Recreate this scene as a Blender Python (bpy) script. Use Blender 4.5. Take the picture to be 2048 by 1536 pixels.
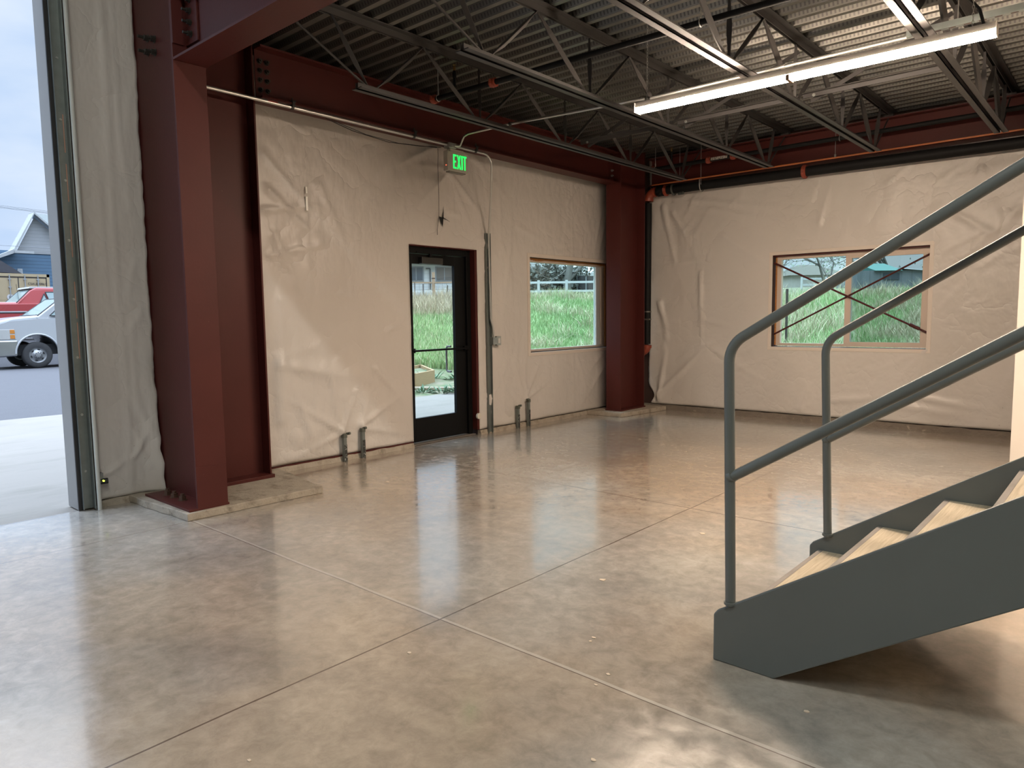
import bpy, bmesh, math, random
from math import sin, cos, pi, radians, sqrt, atan2
from mathutils import Vector, Matrix, noise

random.seed(7)
S = bpy.context.scene
for o in list(bpy.data.objects):
    bpy.data.objects.remove(o)
COL = S.collection

# ------------------------------------------------------------------ camera
YAW, PITCH, ROLL = 7.2226e-01, -9.4328e-02, -1.30423e-02
fwd = Vector((-sin(YAW)*cos(PITCH), cos(YAW)*cos(PITCH), sin(PITCH)))
r0 = Vector((cos(YAW), sin(YAW), 0)); u0 = r0.cross(fwd)
rt = cos(ROLL)*r0 + sin(ROLL)*u0
up = -sin(ROLL)*r0 + cos(ROLL)*u0
cam = bpy.data.cameras.new('camera'); camo = bpy.data.objects.new('camera', cam)
cam.sensor_width = 36; cam.lens = 1421.2/2048*36; cam.clip_start = 0.05; cam.clip_end = 500
camo.matrix_world = Matrix(((rt.x, up.x, -fwd.x, 0), (rt.y, up.y, -fwd.y, 0), (rt.z, up.z, -fwd.z, 1.42), (0, 0, 0, 1)))
COL.objects.link(camo); S.camera = camo

# ------------------------------------------------------------------ view, world
S.view_settings.view_transform = 'Standard'; S.view_settings.look = 'None'
S.view_settings.exposure = 0.0; S.view_settings.gamma = 1.0; S.view_settings.use_curve_mapping = False
S.render.engine = 'CYCLES'
S.cycles.use_denoising = True
S.cycles.max_bounces = 8; S.cycles.diffuse_bounces = 5; S.cycles.transparent_max_bounces = 12
S.cycles.sample_clamp_indirect = 8
W = bpy.data.worlds.new('overcast_sky'); S.world = W; W.use_nodes = True
nt = W.node_tree; nt.nodes.clear()
def N(nt, t, **k):
    n = nt.nodes.new(t)
    for a, v in k.items():
        if a.startswith('in_'):
            key = a[3:]
            n.inputs[int(key) if key.isdigit() else key].default_value = v
        else: setattr(n, a, v)
    return n
tc = N(nt, 'ShaderNodeTexCoord'); mp = N(nt, 'ShaderNodeMapping'); mp.inputs['Scale'].default_value = (1.5, 1.5, 4)
nz = N(nt, 'ShaderNodeTexNoise'); nz.inputs['Scale'].default_value = 2.2; nz.inputs['Detail'].default_value = 5
cr = N(nt, 'ShaderNodeValToRGB'); cr.color_ramp.elements[0].position = .35; cr.color_ramp.elements[0].color = (.50, .66, .92, 1)
cr.color_ramp.elements[1].position = .68; cr.color_ramp.elements[1].color = (.82, .90, 1.0, 1)
sp = N(nt, 'ShaderNodeSeparateXYZ'); mr = N(nt, 'ShaderNodeMapRange'); mr.inputs['From Min'].default_value = .40; mr.inputs['To Min'].default_value = 1.05; mr.inputs['To Max'].default_value = 13.0
bg = N(nt, 'ShaderNodeBackground'); wo = N(nt, 'ShaderNodeOutputWorld')
L = nt.links.new
L(tc.outputs['Generated'], mp.inputs['Vector']); L(mp.outputs[0], nz.inputs['Vector']); L(nz.outputs['Fac'], cr.inputs[0])
L(tc.outputs['Generated'], sp.inputs[0]); L(sp.outputs['Z'], mr.inputs['Value']); L(cr.outputs[0], bg.inputs['Color']); L(mr.outputs[0], bg.inputs['Strength'])
L(bg.outputs[0], wo.inputs[0])

# strength of the lamps (used by their builders)
STRIP_LENS = 235.0
HIGHBAY_LENS = 115.0

# ------------------------------------------------------------------ materials
MATS = {}
def mat(name, col, rough=.5, metal=0., var=.12, scale=6., bump=0., bscale=40., spec=.5, dirt=None, dscale=2., dpos=(.5, .7), stretch=(1, 1, 1), rvar=0., coat=0.):
    """principled with noisy colour, optional dirt colour and bump"""
    if name in MATS: return MATS[name]
    m = bpy.data.materials.new(name); m.use_nodes = True; t = m.node_tree; b = t.nodes['Principled BSDF']; l = t.links.new
    b.inputs['Roughness'].default_value = rough; b.inputs['Metallic'].default_value = metal
    b.inputs['Specular IOR Level'].default_value = spec; b.inputs['Coat Weight'].default_value = coat
    tc = N(t, 'ShaderNodeTexCoord'); mp = N(t, 'ShaderNodeMapping'); mp.inputs['Scale'].default_value = stretch
    l(tc.outputs['Object'], mp.inputs[0])
    n = N(t, 'ShaderNodeTexNoise', in_Scale=scale, in_Detail=6.); l(mp.outputs[0], n.inputs['Vector'])
    mx = N(t, 'ShaderNodeMix', data_type='RGBA'); l(n.outputs['Fac'], mx.inputs[0])
    mx.inputs[6].default_value = (*[c*(1-var) for c in col], 1); mx.inputs[7].default_value = (*[min(1, c*(1+var)) for c in col], 1)
    out = mx.outputs[2]
    if dirt:
        n2 = N(t, 'ShaderNodeTexNoise', in_Scale=dscale, in_Detail=8., in_Roughness=.7); l(mp.outputs[0], n2.inputs['Vector'])
        r = N(t, 'ShaderNodeMapRange'); r.inputs['From Min'].default_value = dpos[0]; r.inputs['From Max'].default_value = dpos[1]; l(n2.outputs['Fac'], r.inputs['Value'])
        m2 = N(t, 'ShaderNodeMix', data_type='RGBA'); l(r.outputs[0], m2.inputs[0]); l(out, m2.inputs[6]); m2.inputs[7].default_value = (*dirt, 1); out = m2.outputs[2]
    l(out, b.inputs['Base Color'])
    if rvar:
        r = N(t, 'ShaderNodeMapRange'); r.inputs['To Min'].default_value = max(.02, rough-rvar); r.inputs['To Max'].default_value = rough+rvar
        l(n.outputs['Fac'], r.inputs['Value']); l(r.outputs[0], b.inputs['Roughness'])
    if bump:
        n3 = N(t, 'ShaderNodeTexNoise', in_Scale=bscale, in_Detail=4.); l(mp.outputs[0], n3.inputs['Vector'])
        bp = N(t, 'ShaderNodeBump', in_Strength=bump, in_Distance=.01); l(n3.outputs['Fac'], bp.inputs['Height']); l(bp.outputs[0], b.inputs['Normal'])
    m.diffuse_color = (*col, 1)
    MATS[name] = m; return m
def emit(name, col, s):
    if name in MATS: return MATS[name]
    m = bpy.data.materials.new(name); m.use_nodes = True; t = m.node_tree; t.nodes.clear()
    e = N(t, 'ShaderNodeEmission'); e.inputs[0].default_value = (*col, 1); e.inputs[1].default_value = s
    o = N(t, 'ShaderNodeOutputMaterial'); t.links.new(e.outputs[0], o.inputs[0]); MATS[name] = m; return m
def glass(name, tint=(.86, .96, .93), refl=.06):
    if name in MATS: return MATS[name]
    m = bpy.data.materials.new(name); m.use_nodes = True; t = m.node_tree; t.nodes.clear(); l = t.links.new
    a = N(t, 'ShaderNodeBsdfTransparent'); a.inputs[0].default_value = (*tint, 1)
    g = N(t, 'ShaderNodeBsdfGlossy'); g.inputs['Roughness'].default_value = .02; g.inputs[0].default_value = (.9, .95, .95, 1)
    f = N(t, 'ShaderNodeFresnel'); ge = N(t, 'ShaderNodeNewGeometry'); ir = N(t, 'ShaderNodeMapRange'); ir.inputs['To Min'].default_value = 1.45; ir.inputs['To Max'].default_value = 1/1.45
    l(ge.outputs['Backfacing'], ir.inputs['Value']); l(ir.outputs[0], f.inputs[0])
    x = N(t, 'ShaderNodeMixShader'); o = N(t, 'ShaderNodeOutputMaterial')
    l(f.outputs[0], x.inputs[0]); l(a.outputs[0], x.inputs[1]); l(g.outputs[0], x.inputs[2]); l(x.outputs[0], o.inputs[0]); MATS[name] = m; return m

RED = mat('red_oxide_primer', (.072, .0150, .012), .5, var=.18, scale=3, dirt=(.20, .12, .09), dscale=30, dpos=(.70, .76), bump=.05, bscale=60, spec=.25)
REDPALE = RED
JOIST = mat('grey_joist_paint', (.040, .037, .035), .5, var=.2, scale=8)
STAIR = mat('grey_stair_paint', (.118, .130, .122), .36, var=.07, scale=5, dirt=(.17, .18, .17), dscale=14, dpos=(.72, .78), bump=.02, bscale=90)
WOODT = None
GALV = mat('galvanised_steel', (.42, .44, .42), .38, .85, var=.15, scale=30)
EMT = mat('conduit_steel', (.55, .55, .52), .3, .8, var=.1, scale=20)
BLACKP = mat('black_pipe_paint', (.008, .008, .008), .6, var=.3, scale=10, spec=.2)
BLACK = mat('black_aluminium', (.004, .004, .004), .5, var=.2, scale=10, spec=.18)
RUBBER = mat('black_rubber', (.018, .018, .019), .7, var=.3, scale=10)
ORANGE = mat('orange_coupling_paint', (.27, .05, .025), .45, var=.25, scale=20)
CPVC = mat('orange_sprinkler_tube', (.45, .14, .045), .4, var=.1)
JAMB = mat('jamb_grey_metal', (.23, .228, .222), .5, .1, var=.06, scale=3)
TRACK = mat('galvanised_track', (.20, .225, .215), .45, .6, var=.2, scale=15)
WHITEPIPE = mat('pale_grey_tube', (.52, .54, .51), .4, var=.05)
CONC = mat('rough_concrete', (.36, .31, .245), .85, var=.25, scale=12, dirt=(.18, .15, .115), dscale=9, dpos=(.5, .68), bump=.5, bscale=60)
BEIGE = mat('window_vinyl', (.56, .46, .38), .5, var=.04)
WHITEV = mat('white_vinyl', (.72, .74, .74), .4, var=.03)
FOAM = mat('orange_spray_foam', (.42, .18, .05), .8, var=.4, scale=60, bump=.8, bscale=80)
DARKGAP = mat('dark_wall_cavity', (.045, .022, .016), .8, var=.3)
PAINTW = mat('cream_wall_paint', (.80, .74, .66), .6, var=.02)
HOUSING = mat('white_lamp_housing', (.75, .70, .62), .4, var=.02)
RUST = mat('rusty_bolt_steel', (.10, .055, .035), .6, .5, var=.4, scale=50)
DBOLT = mat('dark_bolt_steel', (.045, .042, .035), .5, .6, var=.3, scale=50)
PLASTICW = mat('offwhite_sign_plastic', (.42, .40, .34), .5, var=.03)
GLASS = glass('clear_glass')

def insulation_mat():
    m = bpy.data.materials.new('vinyl_insulation_facing'); m.use_nodes = True; t = m.node_tree; b = t.nodes['Principled BSDF']; l = t.links.new
    tc = N(t, 'ShaderNodeTexCoord')
    n1 = N(t, 'ShaderNodeTexNoise', in_Scale=1.3, in_Detail=5.); l(tc.outputs['Object'], n1.inputs['Vector'])
    mx = N(t, 'ShaderNodeMix', data_type='RGBA'); mx.inputs[6].default_value = (.55, .51, .465, 1); mx.inputs[7].default_value = (.64, .598, .55, 1); l(n1.outputs['Fac'], mx.inputs[0])
    # speckles of dirt low on the sheet
    n2 = N(t, 'ShaderNodeTexNoise', in_Scale=38., in_Detail=3., in_Roughness=.8); l(tc.outputs['Object'], n2.inputs['Vector'])
    s = N(t, 'ShaderNodeSeparateXYZ'); l(tc.outputs['Object'], s.inputs[0])
    mz = N(t, 'ShaderNodeMapRange'); mz.inputs['From Min'].default_value = 1.1; mz.inputs['From Max'].default_value = .1; mz.inputs['To Min'].default_value = .80; mz.inputs['To Max'].default_value = .695; l(s.outputs['Z'], mz.inputs['Value'])
    gt = N(t, 'ShaderNodeMath', operation='GREATER_THAN'); l(n2.outputs['Fac'], gt.inputs[0]); l(mz.outputs[0], gt.inputs[1])
    m2 = N(t, 'ShaderNodeMix', data_type='RGBA'); l(gt.outputs[0], m2.inputs[0]); l(mx.outputs[2], m2.inputs[6]); m2.inputs[7].default_value = (.17, .13, .10, 1); l(m2.outputs[2], b.inputs['Base Color'])
    b.inputs['Roughness'].default_value = .36; b.inputs['Specular IOR Level'].default_value = .5
    # crinkles: warped ridges + fine weave
    wn = N(t, 'ShaderNodeTexNoise', in_Scale=3.0, in_Detail=3., in_Distortion=.25); l(tc.outputs['Object'], wn.inputs['Vector'])
    sb = N(t, 'ShaderNodeMath', operation='SUBTRACT'); sb.inputs[1].default_value = .5; l(wn.outputs['Fac'], sb.inputs[0])
    ab = N(t, 'ShaderNodeMath', operation='ABSOLUTE'); l(sb.outputs[0], ab.inputs[0])
    pw = N(t, 'ShaderNodeMath', operation='POWER'); pw.inputs[1].default_value = .6; l(ab.outputs[0], pw.inputs[0])
    mpv = N(t, 'ShaderNodeMapping'); mpv.inputs['Scale'].default_value = (1, 1, .35); l(tc.outputs['Object'], mpv.inputs[0])
    n4 = N(t, 'ShaderNodeTexNoise', in_Scale=7., in_Detail=3., in_Distortion=.2); l(mpv.outputs[0], n4.inputs['Vector'])
    ad = N(t, 'ShaderNodeMath', operation='MULTIPLY_ADD'); ad.inputs[1].default_value = .8; l(n4.outputs['Fac'], ad.inputs[0]); l(pw.outputs[0], ad.inputs[2])
    bp = N(t, 'ShaderNodeBump', in_Strength=.48, in_Distance=.03); l(ad.outputs[0], bp.inputs['Height']); l(bp.outputs[0], b.inputs['Normal'])
    return m
INSUL = insulation_mat()

def line_mask(t, coord, val, half, wob=None):
    """1 on |coord - val| < half"""
    l = t.links.new
    a = N(t, 'ShaderNodeMath', operation='SUBTRACT'); a.inputs[1].default_value = val; l(coord, a.inputs[0])
    if wob: 
        w = N(t, 'ShaderNodeMath', operation='ADD'); l(a.outputs[0], w.inputs[0]); l(wob, w.inputs[1]); a = w
    b = N(t, 'ShaderNodeMath', operation='ABSOLUTE'); l(a.outputs[0], b.inputs[0])
    c = N(t, 'ShaderNodeMath', operation='LESS_THAN'); c.inputs[1].default_value = half; l(b.outputs[0], c.inputs[0]); return c.outputs[0]
def gate(t, sock, coord, thr, op):
    l = t.links.new
    c = N(t, 'ShaderNodeMath', operation=op); c.inputs[1].default_value = thr; l(coord, c.inputs[0])
    d = N(t, 'ShaderNodeMath', operation='MULTIPLY'); l(sock, d.inputs[0]); l(c.outputs[0], d.inputs[1]); return d.outputs[0]
def vmax(t, socks):
    o = socks[0]
    for s in socks[1:]:
        m = N(t, 'ShaderNodeMath', operation='MAXIMUM'); t.links.new(o, m.inputs[0]); t.links.new(s, m.inputs[1]); o = m.outputs[0]
    return o

def floor_mat():
    m = bpy.data.materials.new('polished_concrete'); m.use_nodes = True; t = m.node_tree; b = t.nodes['Principled BSDF']; l = t.links.new
    tc = N(t, 'ShaderNodeTexCoord'); P = tc.outputs['Object']; s = N(t, 'ShaderNodeSeparateXYZ'); l(P, s.inputs[0]); X, Y = s.outputs['X'], s.outputs['Y']
    big = N(t, 'ShaderNodeTexNoise', in_Scale=.9, in_Detail=8., in_Roughness=.62, in_Distortion=.6); l(P, big.inputs['Vector'])
    fine = N(t, 'ShaderNodeTexNoise', in_Scale=11., in_Detail=8., in_Roughness=.72, in_Distortion=.35); l(P, fine.inputs['Vector'])
    r1 = N(t, 'ShaderNodeValToRGB'); e = r1.color_ramp.elements; e[0].position = .3; e[0].color = (.285, .270, .247, 1); e[1].position = .68; e[1].color = (.47, .445, .405, 1); l(big.outputs['Fac'], r1.inputs[0])
    r2 = N(t, 'ShaderNodeValToRGB'); e = r2.color_ramp.elements; e[0].position = .3; e[0].color = (.72, .71, .69, 1); e[1].position = .68; e[1].color = (1.1, 1.08, 1.05, 1); l(fine.outputs['Fac'], r2.inputs[0])
    mu = N(t, 'ShaderNodeMix', data_type='RGBA', blend_type='MULTIPLY'); mu.inputs[0].default_value = 1; l(r1.outputs[0], mu.inputs[6]); l(r2.outputs[0], mu.inputs[7])
    # brown tint patches
    n3 = N(t, 'ShaderNodeTexNoise', in_Scale=.45, in_Detail=4.); l(P, n3.inputs['Vector'])
    mt = N(t, 'ShaderNodeMapRange'); mt.inputs['From Min'].default_value = .42; mt.inputs['From Max'].default_value = .58; mt.inputs['To Max'].default_value = .75; l(n3.outputs['Fac'], mt.inputs['Value'])
    tn = N(t, 'ShaderNodeMix', data_type='RGBA', blend_type='MULTIPLY'); l(mt.outputs[0], tn.inputs[0]); l(mu.outputs[2], tn.inputs[6]); tn.inputs[7].default_value = (1.0, .84, .68, 1)
    # dark drip spots
    v = N(t, 'ShaderNodeTexNoise', in_Scale=17., in_Detail=5., in_Roughness=.85); l(P, v.inputs['Vector'])
    g = N(t, 'ShaderNodeMapRange'); g.inputs['From Min'].default_value = .70; g.inputs['From Max'].default_value = .735; g.inputs['To Max'].default_value = .65; l(v.outputs['Fac'], g.inputs['Value'])
    sp_ = N(t, 'ShaderNodeMix', data_type='RGBA'); l(g.outputs[0], sp_.inputs[0]); l(tn.outputs[2], sp_.inputs[6]); sp_.inputs[7].default_value = (.10, .085, .07, 1)
    # joints
    wn = N(t, 'ShaderNodeTexNoise', in_Scale=1.2, in_Detail=2.); l(P, wn.inputs['Vector'])
    w = N(t, 'ShaderNodeMath', operation='MULTIPLY_ADD'); w.inputs[1].default_value = .03; w.inputs[2].default_value = -.015; l(wn.outputs['Fac'], w.inputs[0]); wob = w.outputs[0]
    pale = line_mask(t, Y, 2.205, .011, wob); pale = gate(t, pale, X, -5.0, 'GREATER_THAN')
    a = line_mask(t, Y, 2.196, .0028, wob); a = gate(t, a, X, -5.0, 'GREATER_THAN')
    bb = line_mask(t, Y, 4.70, .006, wob); c = line_mask(t, Y, 7.13, .007, wob)
    d = line_mask(t, X, -2.41, .0045, wob); f = line_mask(t, X, -5.0, .003, wob); f = gate(t, f, Y, 2.2, 'LESS_THAN')
    th = line_mask(t, X, -5.955, .007); th = gate(t, th, Y, 1.8, 'LESS_THAN')
    dark = vmax(t, [a, bb, c, d, f, th])
    k1 = N(t, 'ShaderNodeMix', data_type='RGBA'); k1.inputs[7].default_value = (.52, .48, .42, 1)
    pf = N(t, 'ShaderNodeMath', operation='MULTIPLY'); pf.inputs[1].default_value = .55; l(pale, pf.inputs[0]); l(pf.outputs[0], k1.inputs[0]); l(sp_.outputs[2], k1.inputs[6])
    k2 = N(t, 'ShaderNodeMix', data_type='RGBA'); k2.inputs[7].default_value = (.085, .055, .04, 1)
    df = N(t, 'ShaderNodeMath', operation='MULTIPLY'); df.inputs[1].default_value = .8; l(dark, df.inputs[0]); l(df.outputs[0], k2.inputs[0]); l(k1.outputs[2], k2.inputs[6])
    l(k2.outputs[2], b.inputs['Base Color'])
    rr = N(t, 'ShaderNodeMapRange'); rr.inputs['From Min'].default_value = .35; rr.inputs['From Max'].default_value = .68; rr.inputs['To Min'].default_value = .12; rr.inputs['To Max'].default_value = .27; l(fine.outputs['Fac'], rr.inputs['Value'])
    l(rr.outputs[0], b.inputs['Roughness']); b.inputs['Specular IOR Level'].default_value = .6; b.inputs['Coat Weight'].default_value = .75; b.inputs['Coat IOR'].default_value = 1.85
    rc = N(t, 'ShaderNodeMapRange'); rc.inputs['From Min'].default_value = .4; rc.inputs['From Max'].default_value = .66; rc.inputs['To Min'].default_value = .06; rc.inputs['To Max'].default_value = .20; l(fine.outputs['Fac'], rc.inputs['Value']); l(rc.outputs[0], b.inputs['Coat Roughness'])
    bp = N(t, 'ShaderNodeBump', in_Strength=.12, in_Distance=.01); l(fine.outputs['Fac'], bp.inputs['Height']); l(bp.outputs[0], b.inputs['Normal'])
    return m
FLOOR = floor_mat()

def deck_mat():
    m = bpy.data.materials.new('galvanised_deck'); m.use_nodes = True; t = m.node_tree; b = t.nodes['Principled BSDF']; l = t.links.new
    tc = N(t, 'ShaderNodeTexCoord'); P = tc.outputs['Object']; s = N(t, 'ShaderNodeSeparateXYZ'); l(P, s.inputs[0])
    g = N(t, 'ShaderNodeNewGeometry'); sn = N(t, 'ShaderNodeSeparateXYZ'); l(g.outputs['Normal'], sn.inputs[0])
    ny = N(t, 'ShaderNodeMath', operation='ABSOLUTE'); l(sn.outputs['Y'], ny.inputs[0])
    web = N(t, 'ShaderNodeMath', operation='GREATER_THAN'); web.inputs[1].default_value = .3; l(ny.outputs[0], web.inputs[0])
    fr = N(t, 'ShaderNodeMath', operation='FRACT'); mu = N(t, 'ShaderNodeMath', operation='MULTIPLY'); mu.inputs[1].default_value = 1/.032; l(s.outputs['X'], mu.inputs[0]); l(mu.outputs[0], fr.inputs[0])
    tab = N(t, 'ShaderNodeMath', operation='LESS_THAN'); tab.inputs[1].default_value = .42; l(fr.outputs[0], tab.inputs[0])
    zc = line_mask(t, s.outputs['Z'], 3.770, .014); m0 = N(t, 'ShaderNodeMath', operation='MULTIPLY'); l(tab.outputs[0], m0.inputs[0]); l(zc, m0.inputs[1]); msk = N(t, 'ShaderNodeMath', operation='MULTIPLY'); l(m0.outputs[0], msk.inputs[0]); l(web.outputs[0], msk.inputs[1])
    n = N(t, 'ShaderNodeTexNoise', in_Scale=2.5, in_Detail=5.); l(P, n.inputs['Vector'])
    mx = N(t, 'ShaderNodeMix', data_type='RGBA'); mx.inputs[6].default_value = (.115, .11, .097, 1); mx.inputs[7].default_value = (.24, .232, .207, 1); l(n.outputs['Fac'], mx.inputs[0])
    m2 = N(t, 'ShaderNodeMix', data_type='RGBA'); m2.inputs[7].default_value = (.10, .098, .09, 1); l(msk.outputs[0], m2.inputs[0]); l(mx.outputs[2], m2.inputs[6]); l(m2.outputs[2], b.inputs['Base Color'])
    b.inputs['Metallic'].default_value = .7; b.inputs['Roughness'].default_value = .38
    bp = N(t, 'ShaderNodeBump', in_Strength=1., in_Distance=.006); l(msk.outputs[0], bp.inputs['Height']); l(bp.outputs[0], b.inputs['Normal'])
    return m
DECK = deck_mat()

def siding_mat(name, col, pitch, dark=.55, axis='Z'):
    m = bpy.data.materials.new(name); m.use_nodes = True; t = m.node_tree; b = t.nodes['Principled BSDF']; l = t.links.new
    tc = N(t, 'ShaderNodeTexCoord'); s = N(t, 'ShaderNodeSeparateXYZ'); l(tc.outputs['Object'], s.inputs[0])
    mu = N(t, 'ShaderNodeMath', operation='MULTIPLY'); mu.inputs[1].default_value = 1/pitch; l(s.outputs[axis], mu.inputs[0])
    fr = N(t, 'ShaderNodeMath', operation='FRACT'); l(mu.outputs[0], fr.inputs[0]); lt = N(t, 'ShaderNodeMath', operation='LESS_THAN'); lt.inputs[1].default_value = .13; l(fr.outputs[0], lt.inputs[0])
    n = N(t, 'ShaderNodeTexNoise', in_Scale=3., in_Detail=4.); l(tc.outputs['Object'], n.inputs['Vector'])
    m1 = N(t, 'ShaderNodeMix', data_type='RGBA'); m1.inputs[6].default_value = (*[c*.92 for c in col], 1); m1.inputs[7].default_value = (*[min(1, c*1.08) for c in col], 1); l(n.outputs['Fac'], m1.inputs[0])
    mx = N(t, 'ShaderNodeMix', data_type='RGBA'); mx.inputs[7].default_value = (*[c*dark for c in col], 1); l(lt.outputs[0], mx.inputs[0]); l(m1.outputs[2], mx.inputs[6]); l(mx.outputs[2], b.inputs['Base Color'])
    b.inputs['Roughness'].default_value = .7; return m
def tread_mat():
    m = bpy.data.materials.new('wood_grain_tread'); m.use_nodes = True; t = m.node_tree; b = t.nodes['Principled BSDF']; l = t.links.new
    tc = N(t, 'ShaderNodeTexCoord'); mp = N(t, 'ShaderNodeMapping'); mp.inputs['Scale'].default_value = (60, 2.5, 4); l(tc.outputs['Object'], mp.inputs[0])
    n = N(t, 'ShaderNodeTexNoise', in_Scale=1.5, in_Detail=8., in_Roughness=.65, in_Distortion=.8); l(mp.outputs[0], n.inputs['Vector'])
    r = N(t, 'ShaderNodeValToRGB'); e = r.color_ramp.elements; e[0].position = .33; e[0].color = (.38, .31, .21, 1); e[1].position = .66; e[1].color = (.54, .46, .335, 1); l(n.outputs['Fac'], r.inputs[0]); l(r.outputs[0], b.inputs['Base Color'])
    b.inputs['Roughness'].default_value = .75
    bp = N(t, 'ShaderNodeBump', in_Strength=.25, in_Distance=.004); l(n.outputs['Fac'], bp.inputs['Height']); l(bp.outputs[0], b.inputs['Normal']); return m
WOODT = tread_mat()

# ------------------------------------------------------------------ mesh helpers
class MB:
    def __init__(s): s.v = []; s.f = []; s.sm = []
    def face(s, idx, smooth=False): s.f.append(tuple(idx)); s.sm.append(smooth)
    def box(s, a, b, M=None):
        x0, y0, z0 = a; x1, y1, z1 = b; k = len(s.v)
        if x1 < x0: x0, x1 = x1, x0
        if y1 < y0: y0, y1 = y1, y0
        if z1 < z0: z0, z1 = z1, z0
        P = [(x0, y0, z0), (x1, y0, z0), (x1, y1, z0), (x0, y1, z0), (x0, y0, z1), (x1, y0, z1), (x1, y1, z1), (x0, y1, z1)]
        for p in P: s.v.append(tuple(M @ Vector(p)) if M else p)
        for q in ((0, 3, 2, 1), (4, 5, 6, 7), (0, 1, 5, 4), (1, 2, 6, 5), (2, 3, 7, 6), (3, 0, 4, 7)): s.face([k+i for i in q])
        return s
    def prism(s, poly, d, M=None, cap=True):
        """poly: list of 3D points (planar), extruded by vector d"""
        k = len(s.v); n = len(poly); d = Vector(d)
        nrm = Vector((0, 0, 0))
        for i in range(n): nrm += Vector(poly[i]).cross(Vector(poly[(i+1) % n]))
        if nrm.dot(d) > 0: poly = poly[::-1]
        for p in poly: s.v.append(tuple(M @ Vector(p)) if M else tuple(p))
        for p in poly:
            q = Vector(p)+d; s.v.append(tuple(M @ q) if M else tuple(q))
        if cap: s.face(range(k, k+n)); s.face([k+n+i for i in reversed(range(n))])
        for i in range(n):
            j = (i+1) % n; s.face((k+j, k+i, k+n+i, k+n+j))
        return s
    def tube(s, pts, r, seg=12, cap=True, smooth=True, rs=None):
        pts = [Vector(p) for p in pts]; n = len(pts); rings = []
        prev = None
        for i, p in enumerate(pts):
            if i == 0: d = pts[1]-p
            elif i == n-1: d = p-pts[i-1]
            else: d = (pts[i+1]-p).normalized()+(p-pts[i-1]).normalized()
            d.normalize()
            if prev is None:
                a = Vector((0, 0, 1)) if abs(d.z) < .9 else Vector((1, 0, 0)); u = d.cross(a).normalized()
            else:
                u = prev-d*prev.dot(d)
                u = u.normalized() if u.length > 1e-6 else d.orthogonal().normalized()
            prev = u; v = d.cross(u); rr = rs[i] if rs else r
            k = len(s.v); rings.append(k)
            for j in range(seg):
                a = 2*pi*j/seg; s.v.append(tuple(p+u*cos(a)*rr+v*sin(a)*rr))
        for i in range(n-1):
            for j in range(seg):
                q = (j+1) % seg; s.face((rings[i]+j, rings[i]+q, rings[i+1]+q, rings[i+1]+j), smooth)
        if cap:
            for R, rev in ((rings[0], True), (rings[-1], False)):
                k = len(s.v); s.v += [s.v[R+j] for j in range(seg)]
                idx = [k+j for j in range(seg)]; s.face(idx[::-1] if rev else idx)
        return s
    def cyl(s, a, b, r, seg=12, r2=None): return s.tube([a, b], r, seg, rs=[r, r2 if r2 is not None else r])
    def bar(s, a, b, w, t, upv=(0, 0, 1)):
        """flat bar from a to b; w = width across, t = thickness"""
        a = Vector(a); b = Vector(b); d = (b-a); Lg = d.length; d.normalize(); u = d.cross(Vector(upv))
        if u.length < 1e-4: u = d.orthogonal()
        u.normalize(); v = u.cross(d)
        M = Matrix(((d.x, u.x, v.x, a.x), (d.y, u.y, v.y, a.y), (d.z, u.z, v.z, a.z), (0, 0, 0, 1)))
        return s.box((0, -w/2, -t/2), (Lg, w/2, t/2), M)
    def build(s, name, m, parent=None, bevel=0, loc=None):
        me = bpy.data.meshes.new(name); me.from_pydata(s.v, [], s.f); me.polygons.foreach_set('use_smooth', s.sm)
        if isinstance(m, (list, tuple)):
            for q in m: me.materials.append(q)
        else: me.materials.append(m)
        me.validate(); me.update()
        o = bpy.data.objects.new(name, me); COL.objects.link(o)
        if parent is not None:
            o.parent = parent
            o.matrix_parent_inverse = Matrix.Translation(-parent.location) if parent.type == 'EMPTY' and parent.parent is None else Matrix.Identity(4)
        if bevel:
            md = o.modifiers.new('bevel', 'BEVEL'); md.width = bevel; md.segments = 2; md.limit_method = 'ANGLE'; md.angle_limit = radians(35)
        return o
def thing(name, label, cat, loc=(0, 0, 0), group=None):
    o = bpy.data.objects.new(name, None); COL.objects.link(o); o.location = loc; o.empty_display_size = .1
    o['label'] = label; o['category'] = cat
    if group: o['group'] = group
    return o
def tag(o, label, cat, group=None, kind=None):
    o['label'] = label; o['category'] = cat
    if group: o['group'] = group
    if kind: o['kind'] = kind
    return o
def struct(o): o['kind'] = 'structure'; return o
def lab(o, l): o['label'] = l; return o
def B(a, b): return MB().box(a, b)
def hexbolt(mb, p, d, r=.014, h=.014, tail=.0, washer=True):
    p = Vector(p); d = Vector(d).normalized()
    if washer: mb.cyl(p, p+d*.004, r*1.35, 12)
    mb.tube([p+d*.004, p+d*(.004+h)], r, 6, smooth=False)
    if tail: mb.cyl(p+d*h, p+d*(h+tail), r*.55, 8)
def arc(c, u, v, r, a0, a1, n=6):
    c = Vector(c); u = Vector(u); v = Vector(v)
    return [c+u*cos(a0+(a1-a0)*i/n)*r+v*sin(a0+(a1-a0)*i/n)*r for i in range(n+1)]

# ================================================================== SETTING
A = -5.95      # face of the wall insulation on the left wall
BK = 9.50      # face of the back wall insulation
# floor slab
struct(B((-5.97, -7, -.15), (9, 9.72, 0)).build('floor', FLOOR))

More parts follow.
